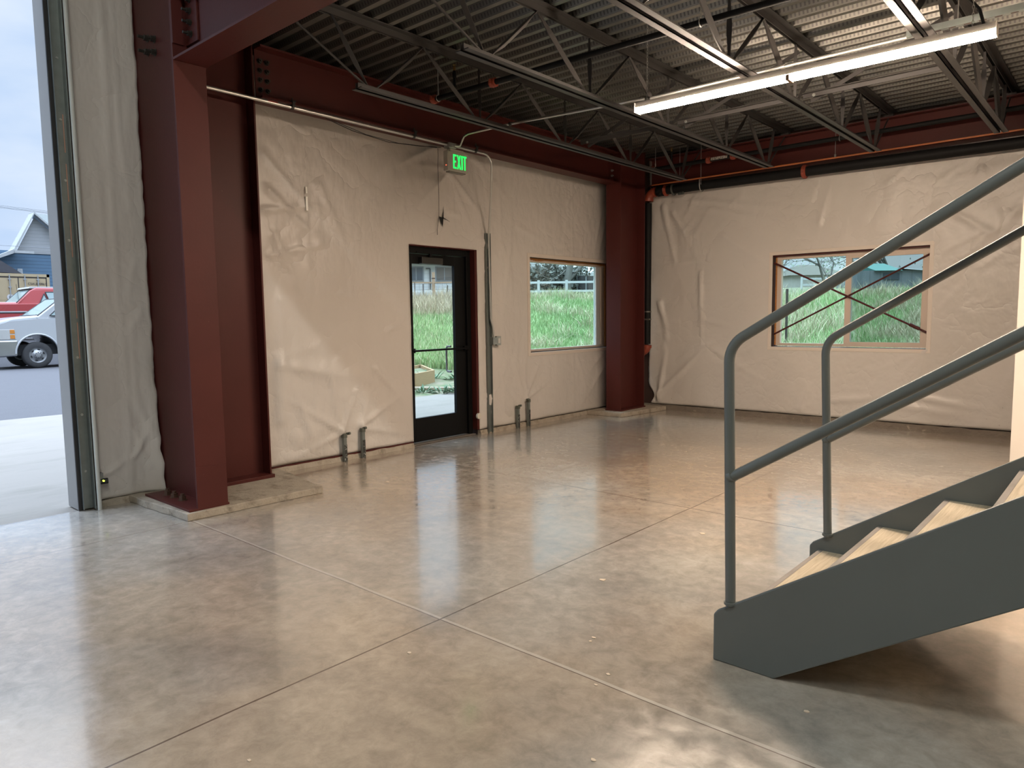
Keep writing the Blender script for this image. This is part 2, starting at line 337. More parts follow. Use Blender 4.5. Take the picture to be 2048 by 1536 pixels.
def wall_cells(us, vs, holes):
    out = []
    for i in range(len(us)-1):
        for j in range(len(vs)-1):
            cu = (us[i]+us[i+1])/2; cv = (vs[j]+vs[j+1])/2
            if not any(h[0] < cu < h[1] and h[2] < cv < h[3] for h in holes): out.append((us[i], us[i+1], vs[j], vs[j+1]))
    return out
DOOR = (5.10, 6.15, 0, 2.215); WINA = (7.125, 9.03, .95, 2.185); OHD = (-3.0, 1.80, 0, 4.45)
WINB = (-3.71, -1.868, .975, 2.187)
WH = 6.6
siding_out = siding_mat('grey_metal_cladding', (.35, .36, .36), .3, .7, 'Y')
mb = MB()
us = sorted({-7, OHD[0], OHD[1], DOOR[0], DOOR[1], WINA[0], WINA[1], 9.72}); vs = sorted({0, WINA[2], WINA[3], DOOR[3], OHD[3], WH})
for a, b, c, d in wall_cells(us, vs, [DOOR, WINA, OHD]): mb.box((-6.21, a, c), (-5.985, b, d))
wall_left = struct(mb.build('wall_left', DARKGAP))
mb = MB()
us = sorted({-5.985, WINB[0], WINB[1], 9.0}); vs = sorted({0, WINB[2], WINB[3], WH})
for a, b, c, d in wall_cells(us, vs, [WINB]): mb.box((a, BK+.035, c), (b, BK+.22, d))
wall_back = struct(mb.build('wall_back', DARKGAP))
# far right, near wall and roof of the high bay (behind and beside the camera)
PALEWALL = mat('pale_far_wall', (.62, .58, .52), .7, var=.05)
struct(B((9, -7, 0), (9.2, 9.72, WH)).build('wall_right', PALEWALL))
struct(B((-6.21, -7.2, 0), (9.2, -7, WH)).build('wall_front', PALEWALL))
struct(B((-6.21, -7.2, WH), (9.2, 9.72, WH+.2)).build('ceiling', mat('high_roof_panels', (.45, .43, .40), .6)))
# white partition end on the right, ahead of the back wall
struct(B((-.835, 7.92, 0), (5.2, 8.04, 3.70)).build('wall_partition', PAINTW))

# ---- crinkled insulation sheets
def fb(x, y, z, o=4): return noise.fractal(Vector((x, y, z)), 1.0, 2.0, o, noise_basis='PERLIN_ORIGINAL')
def seg_dist(p, a, b):
    ax, ay = a; bx, by = b; dx, dy = bx-ax, by-ay; L2 = dx*dx+dy*dy
    t = max(0, min(1, ((p[0]-ax)*dx+(p[1]-ay)*dy)/L2)); return math.hypot(p[0]-ax-t*dx, p[1]-ay-t*dy), t
def folds(p, F):
    d = 0
    for a, b, w, amp in F:
        q, t = seg_dist(p, a, b)
        if q < 3*w: d += amp*math.exp(-(q/w)**2)*(1-.8*t)
    return d
def sheet(name, uv, holes, place, F, seams, parent, amp=1., step=.025, edge=None, lowboost=None):
    u0, u1, v0, v1 = uv
    def axis(a, b, cuts):
        n = max(2, int((b-a)/step)); s = {round(a+(b-a)*i/n, 4) for i in range(n+1)}
        cuts = [c for c in cuts if a < c < b]
        s = {q for q in s if all(abs(q-c) > step*.45 for c in cuts)} | {round(c, 4) for c in cuts} | {round(a, 4), round(b, 4)}
        return sorted(s)
    us = axis(u0, u1, [h[0] for h in holes]+[h[1] for h in holes]); vs = axis(v0, v1, [h[2] for h in holes]+[h[3] for h in holes])
    mb = MB(); nv = len(vs)
    for u in us:
        for v in vs:
            k = min(1, max(0, min(u-u0, u1-u, (v-v0)*2, v1-v))/.08)
            for h in holes:
                du = max(h[0]-u, u-h[1], 0); dv = max(h[2]-v, v-h[3], 0); k = min(k, max(0, math.hypot(du, dv)-.045)/.15)
            k = min(1, k); boost = lowboost(u, v) if lowboost else 1
            d = amp*boost*(.011*fb(u*.9, v*.55, 3.1)+.006*abs(fb(u*3.2+fb(u, v, 9)*1.5, v*1.3, 1.7)) + .0028*abs(fb(u*8+2*fb(u*2, v*2, 4), v*5, 7.7)))*k
            d += 2.0*folds((u, v), F)*(.3+.7*k)
            for s_, hw in seams:
                q = abs(u-s_-.006*sin(v*2.3)); d += .006*math.exp(-(q/hw)**2)
            uu, vv = (edge(u, v) if edge else (u, v))
            mb.v.append(place(uu, vv, d))
    for i in range(len(us)-1):
        for j in range(nv-1):
            cu = (us[i]+us[i+1])/2; cv = (vs[j]+vs[j+1])/2
            if any(h[0] < cu < h[1] and h[2] < cv < h[3] for h in holes): continue
            k = i*nv+j; mb.face((k, k+nv, k+nv+1, k+1), True)
    o = mb.build(name, INSUL, parent)
    md = o.modifiers.new('thick', 'SOLIDIFY'); md.thickness = .004; md.offset = -1
    return o
FA = [((5.72, 3.05), (6.45, 2.45), .02, .016), ((5.72, 3.03), (6.15, 2.3), .016, .012), ((5.7, 3.05), (5.15, 2.55), .02, .012), ((5.68, 3.1), (5.2, 3.05), .02, .010),
      ((5.75, 3.05), (5.78, 2.45), .014, .008), ((6.1, 3.3), (6.75, 2.85), .02, .012), ((5.5, 3.3), (4.9, 3.0), .03, .014),
      ((4.15, .30), (3.45, .75), .02, .016), ((4.15, .30), (4.0, 1.1), .02, .014), ((4.15, .3), (4.5, .95), .016, .014), ((4.15, .28), (3.6, .12), .02, .012), ((4.38, .33), (5.0, .62), .025, .018),
      ((4.38, .30), (5.05, .16), .02, .016), ((4.38, .33), (4.75, 1.2), .02, .010), ((4.2, .3), (4.3, 1.5), .016, .010), ((3.5, 1.0), (4.5, .8), .05, .014), ((4.6, .9), (5.05, .45), .03, .016),
      ((3.45, 2.6), (3.95, 2.2), .02, .014), ((3.4, 2.4), (4.0, 2.5), .02, .012), ((3.42, 2.9), (3.9, 2.45), .025, .012), ((3.5, 2.2), (3.8, 1.6), .03, .012), ((3.45, 2.0), (4.1, 2.15), .02, .012), ((4.0, 2.7), (4.3, 2.1), .03, .010),
      ((7.01, .35), (6.75, .95), .02, .014), ((7.01, .36), (7.02, 1.0), .02, .012), ((7.01, .35), (7.35, .9), .02, .014), ((7.01, .34), (7.6, .6), .02, .012), ((6.8, .30), (6.6, .5), .015, .012), ((6.7, .2), (6.5, .35), .02, .018),
      ((6.2, 2.35), (6.55, 2.1), .03, .016), ((6.2, 1.9), (6.5, 2.2), .02, .014), ((6.2, 1.5), (6.35, 1.75), .02, .012), ((6.6, 2.3), (6.75, 2.0), .02, .014), ((6.75, 2.3), (6.65, 1.8), .02, .012), ((6.2, 1.1), (6.5, .9), .02, .012), ((6.2, .5), (6.5, .35), .02, .014),
      ((8.85, .9), (8.3, .55), .02, .014), ((8.85, .7), (8.3, .2), .03, .012), ((8.15, .85), (8.35, .4), .02, .010), ((8.9, 2.9), (8.7, 2.3), .02, .012), ((8.75, 2.9), (8.6, 2.35), .02, .010),
      ((3.5, .5), (3.55, 1.6), .06, .016), ((3.8, .3), (3.6, .9), .04, .014), ((4.9, 3.1), (4.5, 2.5), .05, .010)]
for i in range(44):
    y = random.uniform(3.4, 8.8); z = random.uniform(.3, 3.1); a = random.uniform(-.5, 2.3); l_ = random.uniform(.2, .7)
    FA.append(((y, z), (y+l_*cos(a), z+l_*sin(a)), random.uniform(.010, .028), random.uniform(.003, .010)))
def placeA(u, v, d): return (A+d, u, v)
def edgeA(u, v):
    return u, v
lowA = lambda u, v: 1.4+1.6*max(0, min(1, (1.6-v)/1.4))*max(0, min(1, (5.2-u)/.8))+.3*max(0, min(1, (7.2-u)))*(u > 6.1)
sheet('insulation', (2.43, 9.46, .062, 3.73), [DOOR, WINA], placeA, FA, [(3.87, .014), (6.17, .01), (6.58, .016), (6.78, .008), (8.06, .012)], wall_left, 1., .028, edgeA, lowA)
FS = [((2.30, 1.9), (2.16, 1.4), .02, .004), ((2.32, 1.5), (2.1, 1.1), .03, .004), ((2.35, .5), (2.2, .9), .025, .010), ((2.30, .25), (2.15, .75), .02, .008), ((2.36, .2), (2.34, 1.2), .03, .010), ((2.2, .35), (2.33, .6), .015, .014), ((2.0, .25), (2.15, .35), .02, .010),
      ((2.33, 3.2), (2.24, 2.5), .02, .003), ((2.05, 2.6), (2.1, 1.2), .03, .003), ((2.28, 2.3), (2.2, 3.6), .02, .003)]
def edgeS(u, v):
    f = max(0, (u-2.1)/.27); w = .018*fb(3.3, v*2.2, .5, 5)+.01*noise.noise(Vector((1, v*9, 2)))
    return u+f*w, v
def placeS(u, v, d):
    f = max(0, (u-2.2)/.17); return (A+d+.08*f*f*max(0, min(1, (1.0-v)/.9)), u, v)
sheet('insulation_strip', (1.925, 2.385, .055, 6.3), [], placeS, FS, [(2.145, .012), (2.165, .012), (2.235, .005)], wall_left, .6, .02, edgeS)
FB = [((-5.35, 3.0), (-5.1, 2.0), .03, .02), ((-5.2, 2.9), (-4.75, 2.2), .03, .014), ((-5.4, 1.6), (-5.25, 1.0), .04, .02), ((-5.45, .2), (-4.6, 1.0), .03, .026), ((-5.42, .15), (-5.3, .9), .03, .022), ((-4.75, 2.0), (-4.72, 1.0), .02, .018),
      ((-4.75, 2.2), (-5.4, 2.15), .02, .01), ((-4.72, 1.35), (-4.3, 1.25), .02, .01), ((-4.6, 2.9), (-3.6, 2.6), .03, .01), ((-4.9, 3.05), (-3.4, 2.75), .03, .01), ((-4.4, 2.5), (-3.75, 2.05), .04, .012), ((-3.72, 2.15), (-3.95, 2.3), .02, .01),
      ((-4.7, 1.9), (-3.9, 1.85), .015, .006), ((-1.87, .97), (-2.3, .75), .02, .012), ((-1.87, .97), (-2.15, .6), .02, .012), ((-1.87, .95), (-1.95, .5), .02, .010), ((-2.9, .3), (-2.3, .38), .04, .016), ((-2.2, .3), (-1.5, .22), .04, .016), ((-1.9, .4), (-1.2, .3), .03, .014), ((-3.3, .15), (-3.2, .5), .03, .01),
      ((-1.4, 3.0), (-1.2, 2.3), .03, .01), ((-1.6, 2.5), (-1.0, 2.1), .03, .01), ((-4.5, .9), (-3.8, .5), .03, .01)]
for i in range(72):
    x = random.uniform(-5.3, -1.0) if i < 40 else random.uniform(-1.9, -1.0); z = random.uniform(.2, 3.) if i < 40 else random.uniform(1.9, 3.1)
    a = random.uniform(.2, 1.6); l_ = random.uniform(.15, .6)
    FB.append(((x, z), (x+l_*cos(a), z+l_*sin(a)), random.uniform(.012, .03), random.uniform(.003, .008)))
def placeB(u, v, d): return (-u if False else u, BK-d, v)
shB = sheet('insulation', (-5.585, 5.0, .085, 3.73), [WINB], placeB, FB, [(-4.71, .012), (-3.885, .01), (-3.2, .008), (-1.82, .01)], wall_back, 1.1, .03,
            lambda u, v: (u+(.022*max(0, (-5.3-u)/.28)*fb(v*3.2, 1, 2)+.10*math.exp(-((v-.2)/.12)**2)*max(0, (-5.4-u)/.18) if u < -5.3 else 0), v), lambda u, v: 1+1.2*max(0, min(1, (-4.7-u)/.5)))
shB.modifiers[0].offset = 1
shB.data.flip_normals()
# tape border on the window edges
mb = MB()
for h in (WINA,):
    mb.box((A+.001, h[0]-.05, h[2]-.045), (A+.009, h[1]-.06, h[2]-.0)); mb.box((A+.001, h[0]-.05, h[3]), (A+.009, h[1]-.06, h[3]+.05)); mb.box((A+.001, h[0]-.05, h[2]), (A+.009, h[0], h[3]))
TAPE = mat('white_edge_tape', (.66, .58, .50), .45, var=.04)
mb.build('edge_tape', TAPE, wall_left, .003)
mb = MB(); h = WINB
mb.box((h[0]-.045, BK-.009, h[2]-.045), (h[1]+.045, BK-.001, h[2])); mb.box((h[0]-.045, BK-.009, h[3]), (h[1]+.045, BK-.001, h[3]+.045))
mb.box((h[0]-.045, BK-.009, h[2]), (h[0], BK-.001, h[3])); mb.box((h[1], BK-.009, h[2]), (h[1]+.045, BK-.001, h[3]))
mb.build('edge_tape', TAPE, wall_back, .003)
lab(MB().box((A+.012, 3.845, 2.60), (A+.016, 3.862, 2.66)).build('tape_patch', mat('bright_tape', (.9, .88, .82), .3), wall_left), 'small bright tape patch'); lab(MB().box((A+.012, 3.842, 2.44), (A+.016, 3.862, 2.57)).build('tape_patch', mat('bright_tape', (.9, .88, .82), .3), wall_left), 'small bright tape patch')  # two small pale patches beside the sheet seam
# hole torn in the sheet above the door
mb = MB(); x = A+.022
mb.prism([(x, 5.535, 2.545), (x, 5.60, 2.535), (x, 5.585, 2.43)], (.002, 0, 0)); mb.prism([(x, 5.583, 2.53), (x, 5.60, 2.53), (x, 5.605, 2.66)], (.002, 0, 0)); mb.prism([(x, 5.60, 2.54), (x, 5.60, 2.53), (x, 5.70, 2.50)], (.002, 0, 0))
lab(mb.build('torn_hole', mat('dark_tear', (.01, .01, .01), .9)), 'x'); bpy.data.objects['torn_hole'].parent = wall_left; lab(bpy.data.objects['torn_hole'], 'small black torn hole')
# curbs
def rough_strip(name, a0, a1, f, m):
    mb = MB(); n = int(abs(a1-a0)/.06)
    for i in range(n+1):
        t = a0+(a1-a0)*i/n; w = .012*noise.noise(Vector((t*5, 1, 2))); h = .008*noise.noise(Vector((t*7, 4, 2)))
        for p in f(t, w, h): mb.v.append(p)
        if i:
            k = 4*i
            for j in range(4): mb.face((k-4+j, k-4+(j+1) % 4, k+(j+1) % 4, k+j))
    mb.face((0, 1, 2, 3)); mb.face((4*n, 4*n+3, 4*n+2, 4*n+1)); return mb.build(name, m)
bl = MB()
struct(rough_strip('baseboard_left', 2.43, 5.09, lambda t, w, h: [(-5.985, t, 0), (-5.925+w, t, 0), (-5.94+w*.5, t, .047+h), (-5.985, t, .047+h)], CONC))
struct(rough_strip('baseboard_left_far', 6.15, 9.46, lambda t, w, h: [(-5.985, t, 0), (-5.925+w, t, 0), (-5.94+w*.5, t, .052+h), (-5.985, t, .052+h)], CONC))
struct(rough_strip('baseboard_left_near', 1.93, 2.42, lambda t, w, h: [(-5.985, t, 0), (-5.92+w, t, 0), (-5.935+w*.5, t, .05+h), (-5.985, t, .05+h)], CONC))
struct(rough_strip('baseboard_back', -5.9, 5.0, lambda t, w, h: [(t, 9.53, 0), (t, 9.455+w, 0), (t, 9.465+w*.5, .075+h), (t, 9.53, .075+h)], mat('dark_curb_concrete', (.17, .14, .11), .85, var=.3, scale=12, dirt=(.36, .31, .25), dscale=10, dpos=(.6, .7), bump=.4)))
struct(B((-5.985, 2.43, .045), (-5.943, 5.09, .060)).build('trim_1', RED))

# ---- window_1 in left wall (fixed light)
w1 = struct(MB().box((-6.12, 7.14, .955), (-6.045, 8.99, .985)).box((-6.12, 7.14, 2.135), (-6.045, 8.99, 2.172)).box((-6.12, 7.14, .985), (-6.045, 7.24, 2.135)).box((-6.12, 8.90, .985), (-6.045, 8.99, 2.135)).build('window_1', BEIGE))
struct(B((-6.115, 8.80, .985), (-6.07, 8.90, 2.135)).build('sash', WHITEV, w1)); struct(B((-6.095, 7.24, .985), (-6.089, 8.80, 2.135)).build('pane', GLASS, w1))
for q in w1.children: 
    if 'kind' in q: del q['kind']
mb = MB()
for i in range(46):
    y = 7.15+i*.04; hgt = .012+.03*max(0, noise.noise(Vector((y*4, 3, 1)))+.1)
    mb.box((-6.05, y, 2.172-hgt*.6), (-6.03, y+.042, 2.19))
for i in range(30):
    z = .96+i*.04; w_ = .012+.02*max(0, noise.noise(Vector((z*5, 3, 9))))
    mb.box((-6.06, 8.99-w_, z), (-6.03, 9.02, z+.042))
lab(mb.build('foam_seal', FOAM, w1), 'orange foam in the gap')
# ---- window_2 in back wall (slider)
x0, x1, z0, z1 = WINB
yb = BK+.085
w2 = MB()
for a, b in (((x0+.03, yb, z0+.012), (x1-.01, yb+.07, z0+.047)), ((x0+.03, yb, z1-.055), (x1-.01, yb+.07, z1-.018)), ((x0+.03, yb, z0+.047), (x0+.085, yb+.07, z1-.055)), ((x1-.055, yb, z0+.047), (x1-.01, yb+.07, z1-.055)), ((-2.815, yb+.005, z0+.047), (-2.745, yb+.07, z1-.055))): w2.box(a, b)
w2 = struct(w2.build('window_2', BEIGE))
mb = MB()
for a, b in (((-2.80, yb+.0, z0+.047), (x1-.055, yb+.04, z0+.072)), ((-2.80, yb+.0, z1-.09), (x1-.055, yb+.04, z1-.055)), ((x1-.085, yb, z0+.072), (x1-.055, yb+.04, z1-.09))): mb.box(a, b)
mb.build('sliding_sash', BEIGE, w2)
B((x0+.085, yb+.04, z0+.047), (-2.815, yb+.045, z1-.055)).build('pane', GLASS, w2)
B((-2.745, yb+.025, z0+.072), (x1-.085, yb+.03, z1-.09)).build('pane', glass('screened_glass', (.66, .74, .72)), w2)
mb = MB()
for i in range(30):
    z = z0+.02+i*.039; mb.box((x0+.012-.004*noise.noise(Vector((z*9, 1, 1))), yb-.005, z), (x0+.032, yb+.02, z+.041))
lab(mb.build('foam_seal', FOAM, w2), 'orange foam in the gap')
B((x0+.0, BK+.03, z1-.018), (x1, BK+.1, z1)).build('reveal', RED, w2)

# ---- door_1 : black glazed door
dr = MB()
dr.box((-6.13, 5.10, 0), (-6.03, 5.155, 2.215)); dr.box((-6.13, 6.05, 0), (-6.03, 6.115, 2.215)); dr.box((-6.13, 5.155, 2.135), (-6.03, 6.05, 2.215))
d1 = struct(dr.build('door_1', BLACK, None, .003))
lf = MB()
lf.box((-6.105, 5.16, .02), (-6.06, 5.232, 2.13)); lf.box((-6.105, 5.88, .02), (-6.06, 6.045, 2.13)); lf.box((-6.105, 5.232, .02), (-6.06, 5.88, .29)); lf.box((-6.105, 5.232, 2.02), (-6.06, 5.88, 2.13))
lf = lf.build('door_leaf', BLACK, d1, .003)
B((-6.085, 5.232, .29), (-6.079, 5.88, 2.02)).build('pane', glass('door_glass', (.93, .97, .96)), lf)
mb = MB(); mb.tube([(-6.058, 5.20, 1.055), (-6.02, 5.20, 1.055), (-6.01, 5.23, 1.055), (-6.01, 6.02, 1.055), (-6.02, 6.05, 1.055), (-6.058, 6.05, 1.055)], .012, 10); mb.box((-6.06, 5.17, 1.03), (-6.03, 5.23, 1.08)); mb.box((-6.06, 6.0, 1.03), (-6.03, 6.05, 1.08))
mb.build('push_bar', BLACK, lf)
mb = MB(); mb.tube([(-6.105, 5.84, .78), (-6.16, 5.84, .78), (-6.18, 5.84, .80), (-6.18, 5.84, 1.06), (-6.16, 5.84, 1.08), (-6.105, 5.84, 1.08)], .012, 10); mb.build('pull_handle', mat('grey_handle', (.12, .12, .14), .3, .6), lf)
mb = B((-6.06, 5.33, 2.02), (-6.0, 5.65, 2.095)); cl = mb.build('door_closer', mat('dark_closer', (.022, .02, .017), .5), d1, .006)
mb = MB(); mb.box((-6.045, 5.27, 2.135), (-6.02, 5.78, 2.15)); mb.bar((-6.02, 5.45, 2.10), (-6.02, 5.76, 2.135), .02, .008); mb.cyl((-6.03, 5.48, 2.09), (-6.03, 5.48, 2.14), .018, 12); mb.build('closer_arm', BLACK, cl)
struct(B((-6.13, 5.10, -.0), (-5.99, 6.12, .012)).build('trim_2', mat('door_threshold', (.25, .22, .19), .5, .4)))
struct(MB().box((-6.04, 6.115, .062), (-5.955, 6.150, 2.215)).box((-6.04, 5.08, 2.205), (-5.955, 6.15, 2.222)).build('trim_3', RED))
o = MB().cyl((-5.955, 6.02, .23), (-5.93, 6.02, .23), .035, 20).build('door_bumper', mat('cream_bumper', (.6, .56, .48), .5)); 
o = tag(o, 'round cream bumper disc low on the wall right of the glass door', 'bumper')
bpy.data.objects['door_bumper'].data.transform(Matrix.Translation((-.0, .108, 0)))

# ---- overhead door jamb
j = struct(B((-6.19, 1.783, 0), (-5.975, 1.803, 4.45)).build('trim_4', JAMB)); struct(B((-6.21, -3.0, 4.43), (-5.975, 1.80, 4.46)).build('trim_5', JAMB)); struct(B((-6.21, -3.02, 0), (-5.975, -3.0, 4.45)).build('trim_6', JAMB))
t = thing('door_track', 'vertical galvanised overhead door track beside the grey jamb with black seal', 'door track', (-5.92, 1.84, 0))
mb = MB(); mb.box((-5.978, 1.783, 0), (-5.938, 1.808, 5.2)); mb.box((-5.945, 1.775, 0), (-5.935, 1.80, 5.2)); mb.build('seal_strip', RUBBER, t)
mb = MB(); mb.box((-5.934, 1.800, .01), (-5.930, 1.872, 5.4)); mb.box((-5.934, 1.800, .01), (-5.905, 1.804, 5.4)); mb.box((-5.934, 1.868, .01), (-5.87, 1.874, 5.4)); mb.build('track_angle', TRACK, t)
for i in range(10):
    mb = MB(); z = .3+i*.43; hexbolt(mb, (-5.93, 1.833+.004*(i % 2), z), (1, 0, 0), .007, .005); mb.build('bolt', GALV, t)
for z in (1.15, 1.45, 1.9, 2.3, 2.65): lab(B((-5.9305, 1.846, z), (-5.929, 1.853, z+.27)).build('slot', mat('rusty_slot', (.45, .25, .18), .8), t), 'long slot showing rusty steel')
o = MB().cyl((-5.865, 1.895, 0), (-5.865, 1.895, 5.2), .0155, 14).build('vertical_tube', WHITEPIPE); tag(o, 'thin pale tube standing floor to roof beside the door track', 'tube')
t = thing('door_sensor', 'small black photo eye sensor with yellow light low beside the door track', 'sensor', (-5.88, 1.93, .22))
mb = MB(); mb.box((-5.94, 1.915, .225), (-5.90, 1.945, .27)); mb.tube([(-5.93, 1.925, .27), (-5.925, 1.92, .36), (-5.93, 1.915, .5), (-5.93, 1.915, 1.6)], .004, 6); mb.build('bracket', mat('sensor_bracket', (.25, .25, .26), .5, .5), t)
MB().cyl((-5.91, 1.91, .205), (-5.90, 1.975, .205), .022, 14).build('housing', RUBBER, t)
MB().cyl((-5.89, 1.938, .212), (-5.874, 1.938, .212), .007, 10).build('indicator', emit('yellow_indicator', (.75, .9, .12), 2.), t)

# ================================================================== STEEL FRAME
def ibeam_poly(w, h, tw, tf):
    return [(-w/2, 0), (w/2, 0), (w/2, tf), (tw/2, tf), (tw/2, h-tf), (w/2, h-tf), (w/2, h), (-w/2, h), (-w/2, h-tf), (-tw/2, h-tf), (-tw/2, tf), (-w/2, tf)]
# concrete pads
def pad(pts, h, label, name='concrete_pad'):
    mb = MB(); out = []
    for i in range(len(pts)):
        a = Vector(pts[i]); b = Vector(pts[(i+1) % len(pts)]); n = max(1, int((b-a).length/.05))
        for k in range(n):
            p = a+(b-a)*k/n; q = .012*noise.noise(Vector((p.x*9, p.y*9, 0)))
            out.append((p.x+q, p.y+q))
    mb.prism([(x, y, 0) for x, y in out], (0, 0, h))
    o = mb.build(name, CONC, None, .006); return tag(o, label, 'concrete pad')
pad([(-5.93, 2.13), (-5.55, 2.14), (-5.0, 2.175), (-4.96, 3.26), (-5.90, 3.42)], .055, 'rough raised concrete pad under the near left columns')
pad([(-5.93, 8.36), (-5.36, 8.38), (-5.25, 9.30), (-5.25, 9.44), (-5.93, 9.44)], .06, 'rough raised concrete pad under the corner column')
# column 1 : flanges face +x, web faces the camera side
c1 = thing('steel_column', 'dark red steel column nearest the overhead door with bolts on its web', 'column', (-5.5, 2.375, .07))
mb = MB(); 
for x in (-5.045, -5.984): mb.box((x, 2.262, .07), (x+.018, 2.490, WH-.02))
mb.box((-5.98, 2.392, .07), (-5.03, 2.404, WH-.02)); mb.build('column_body', RED, c1, .002)
B((-5.80, 2.20, .055), (-5.027, 2.50, .072)).build('base_plate', RED, c1, .002)
for x, y in ((-5.36, 2.30), (-5.50, 2.30), (-5.62, 2.30)):
    mb = MB(); hexbolt(mb, (x, y, .072), (0, 0, 1), .026, .03, .02); mb.build('anchor_bolt', RUST, c1)
mb = B((-5.0265, 2.262, .36), (-5.025, 2.49, .372)); mb.build('weld_seam', RED, c1)
for x, z in ((-5.715, 3.54), (-5.60, 3.505), (-5.72, 3.44), (-5.60, 3.41)):
    mb = MB(); hexbolt(mb, (x, 2.392, z), (0, -1, 0), .021, .028, .045); mb.build('web_bolt', DBOLT, c1)
# column 2 : flanges face +-y, against the wall bay
c2 = thing('steel_column', 'shadowed dark red steel column recessed behind the near column', 'column', (-5.72, 2.9, .07))
mb = MB(); mb.box((-5.87, 2.56, .075), (-5.62, 2.576, WH-.02)); mb.box((-5.87, 3.176, .075), (-5.62, 3.192, WH-.02)); mb.box((-5.75, 2.576, .075), (-5.738, 3.176, WH-.02)); mb.build('column_body', RED, c2, .002)
B((-5.88, 2.54, .055), (-5.585, 3.20, .085)).build('base_plate', RED, c2, .002)
# column 3 : corner
c3 = thing('steel_column', 'dark red steel column in the far room corner beside the window', 'column', (-5.6, 8.85, .07))
mb = MB(); mb.box((-5.715, 8.54, .075), (-5.475, 8.556, WH-.02)); mb.box((-5.715, 9.15, .075), (-5.462, 9.166, WH-.02)); mb.box((-5.60, 8.556, .075), (-5.588, 9.15, WH-.02)); mb.build('column_body', RED, c3, .002)
B((-5.72, 8.52, .055), (-5.455, 9.19, .078)).build('base_plate', RED, c3, .002)
# beam across the room front (x direction)
xb = thing('steel_beam', 'dark red steel beam running right from the near column overhead', 'beam', (-3, 2.376, 3.19))
mb = MB(); mb.prism([(-5.02, 2.376+a, 3.19+b) for a, b in ibeam_poly(.23, .47, .011, .016)], (12, 0, 0)); mb.build('beam_body', RED, xb)
B((-5.02, 2.355, 3.30), (-4.85, 2.369, 3.62)).build('shear_plate', RED, xb, .002)
for z in (3.36, 3.435, 3.51, 3.585):
    mb = MB(); hexbolt(mb, (-4.94, 2.355, z), (0, -1, 0), .017, .022, .035); mb.build('plate_bolt', DBOLT, xb)
B((-5.03, 2.262, 3.30), (-5.015, 2.34, 3.62)).build('end_angle', RED, xb, .002)
# beam on left wall
lb = thing('steel_beam', 'dark red steel beam along the left wall above the exit sign', 'beam', (-5.6, 5.8, 3.245))
mb = MB(); mb.prism([(-5.61+a, 3.195, 3.243+b) for a, b in ibeam_poly(.21, .42, .010, .016)], (0, 5.342, 0)); mb.build('beam_body', RED, lb)
for y in (3.235, 3.30):
    for z in (3.33, 3.41, 3.485, 3.56):
        mb = MB(); hexbolt(mb, (-5.605, y, z), (1, 0, 0), .017, .022, .02); mb.build('end_bolt', DBOLT, lb)
for z in (3.345, 3.415):
    mb = MB(); hexbolt(mb, (-5.605, 8.49, z), (1, 0, 0), .017, .022, .02); mb.build('end_bolt', GALV, lb)
B((-5.605, 8.44, 3.28), (-5.597, 8.54, 3.62)).build('end_plate', RED, lb)
# beam on back wall
bb = thing('steel_beam', 'dark red steel beam along the back wall above the big black pipe', 'beam', (-1, 9.34, 3.27))
mb = MB(); mb.prism([(-5.455, 9.345+a, 3.275+b) for a, b in ibeam_poly(.2, .39, .010, .016)], (10.4, 0, 0)); mb.build('beam_body', RED, bb)

# ================================================================== DECK + JOISTS
mb = MB(); pitch = .152; y = 2.42; prof = []
while y < 9.70:
    prof += [(y, 3.745), (y+.045, 3.745), (y+.068, 3.795), (y+.129, 3.795)]; y += pitch
prof = [p for p in prof if p[0] < 9.70]
for i in range(len(prof)-1):
    (a, za), (b, zb) = prof[i], prof[i+1]; k = len(mb.v)
    mb.v += [(-5.98, a, za), (1.8, a, za), (1.8, b, zb), (-5.98, b, zb)]; mb.face((k, k+3, k+2, k+1))
deck = struct(mb.build('ceiling_deck', DECK))
struct(B((-5.985, 2.42, 3.80), (1.8, 9.53, 3.92)).build('ceiling_slab', mat('deck_topping', (.4, .4, .38), .9)))

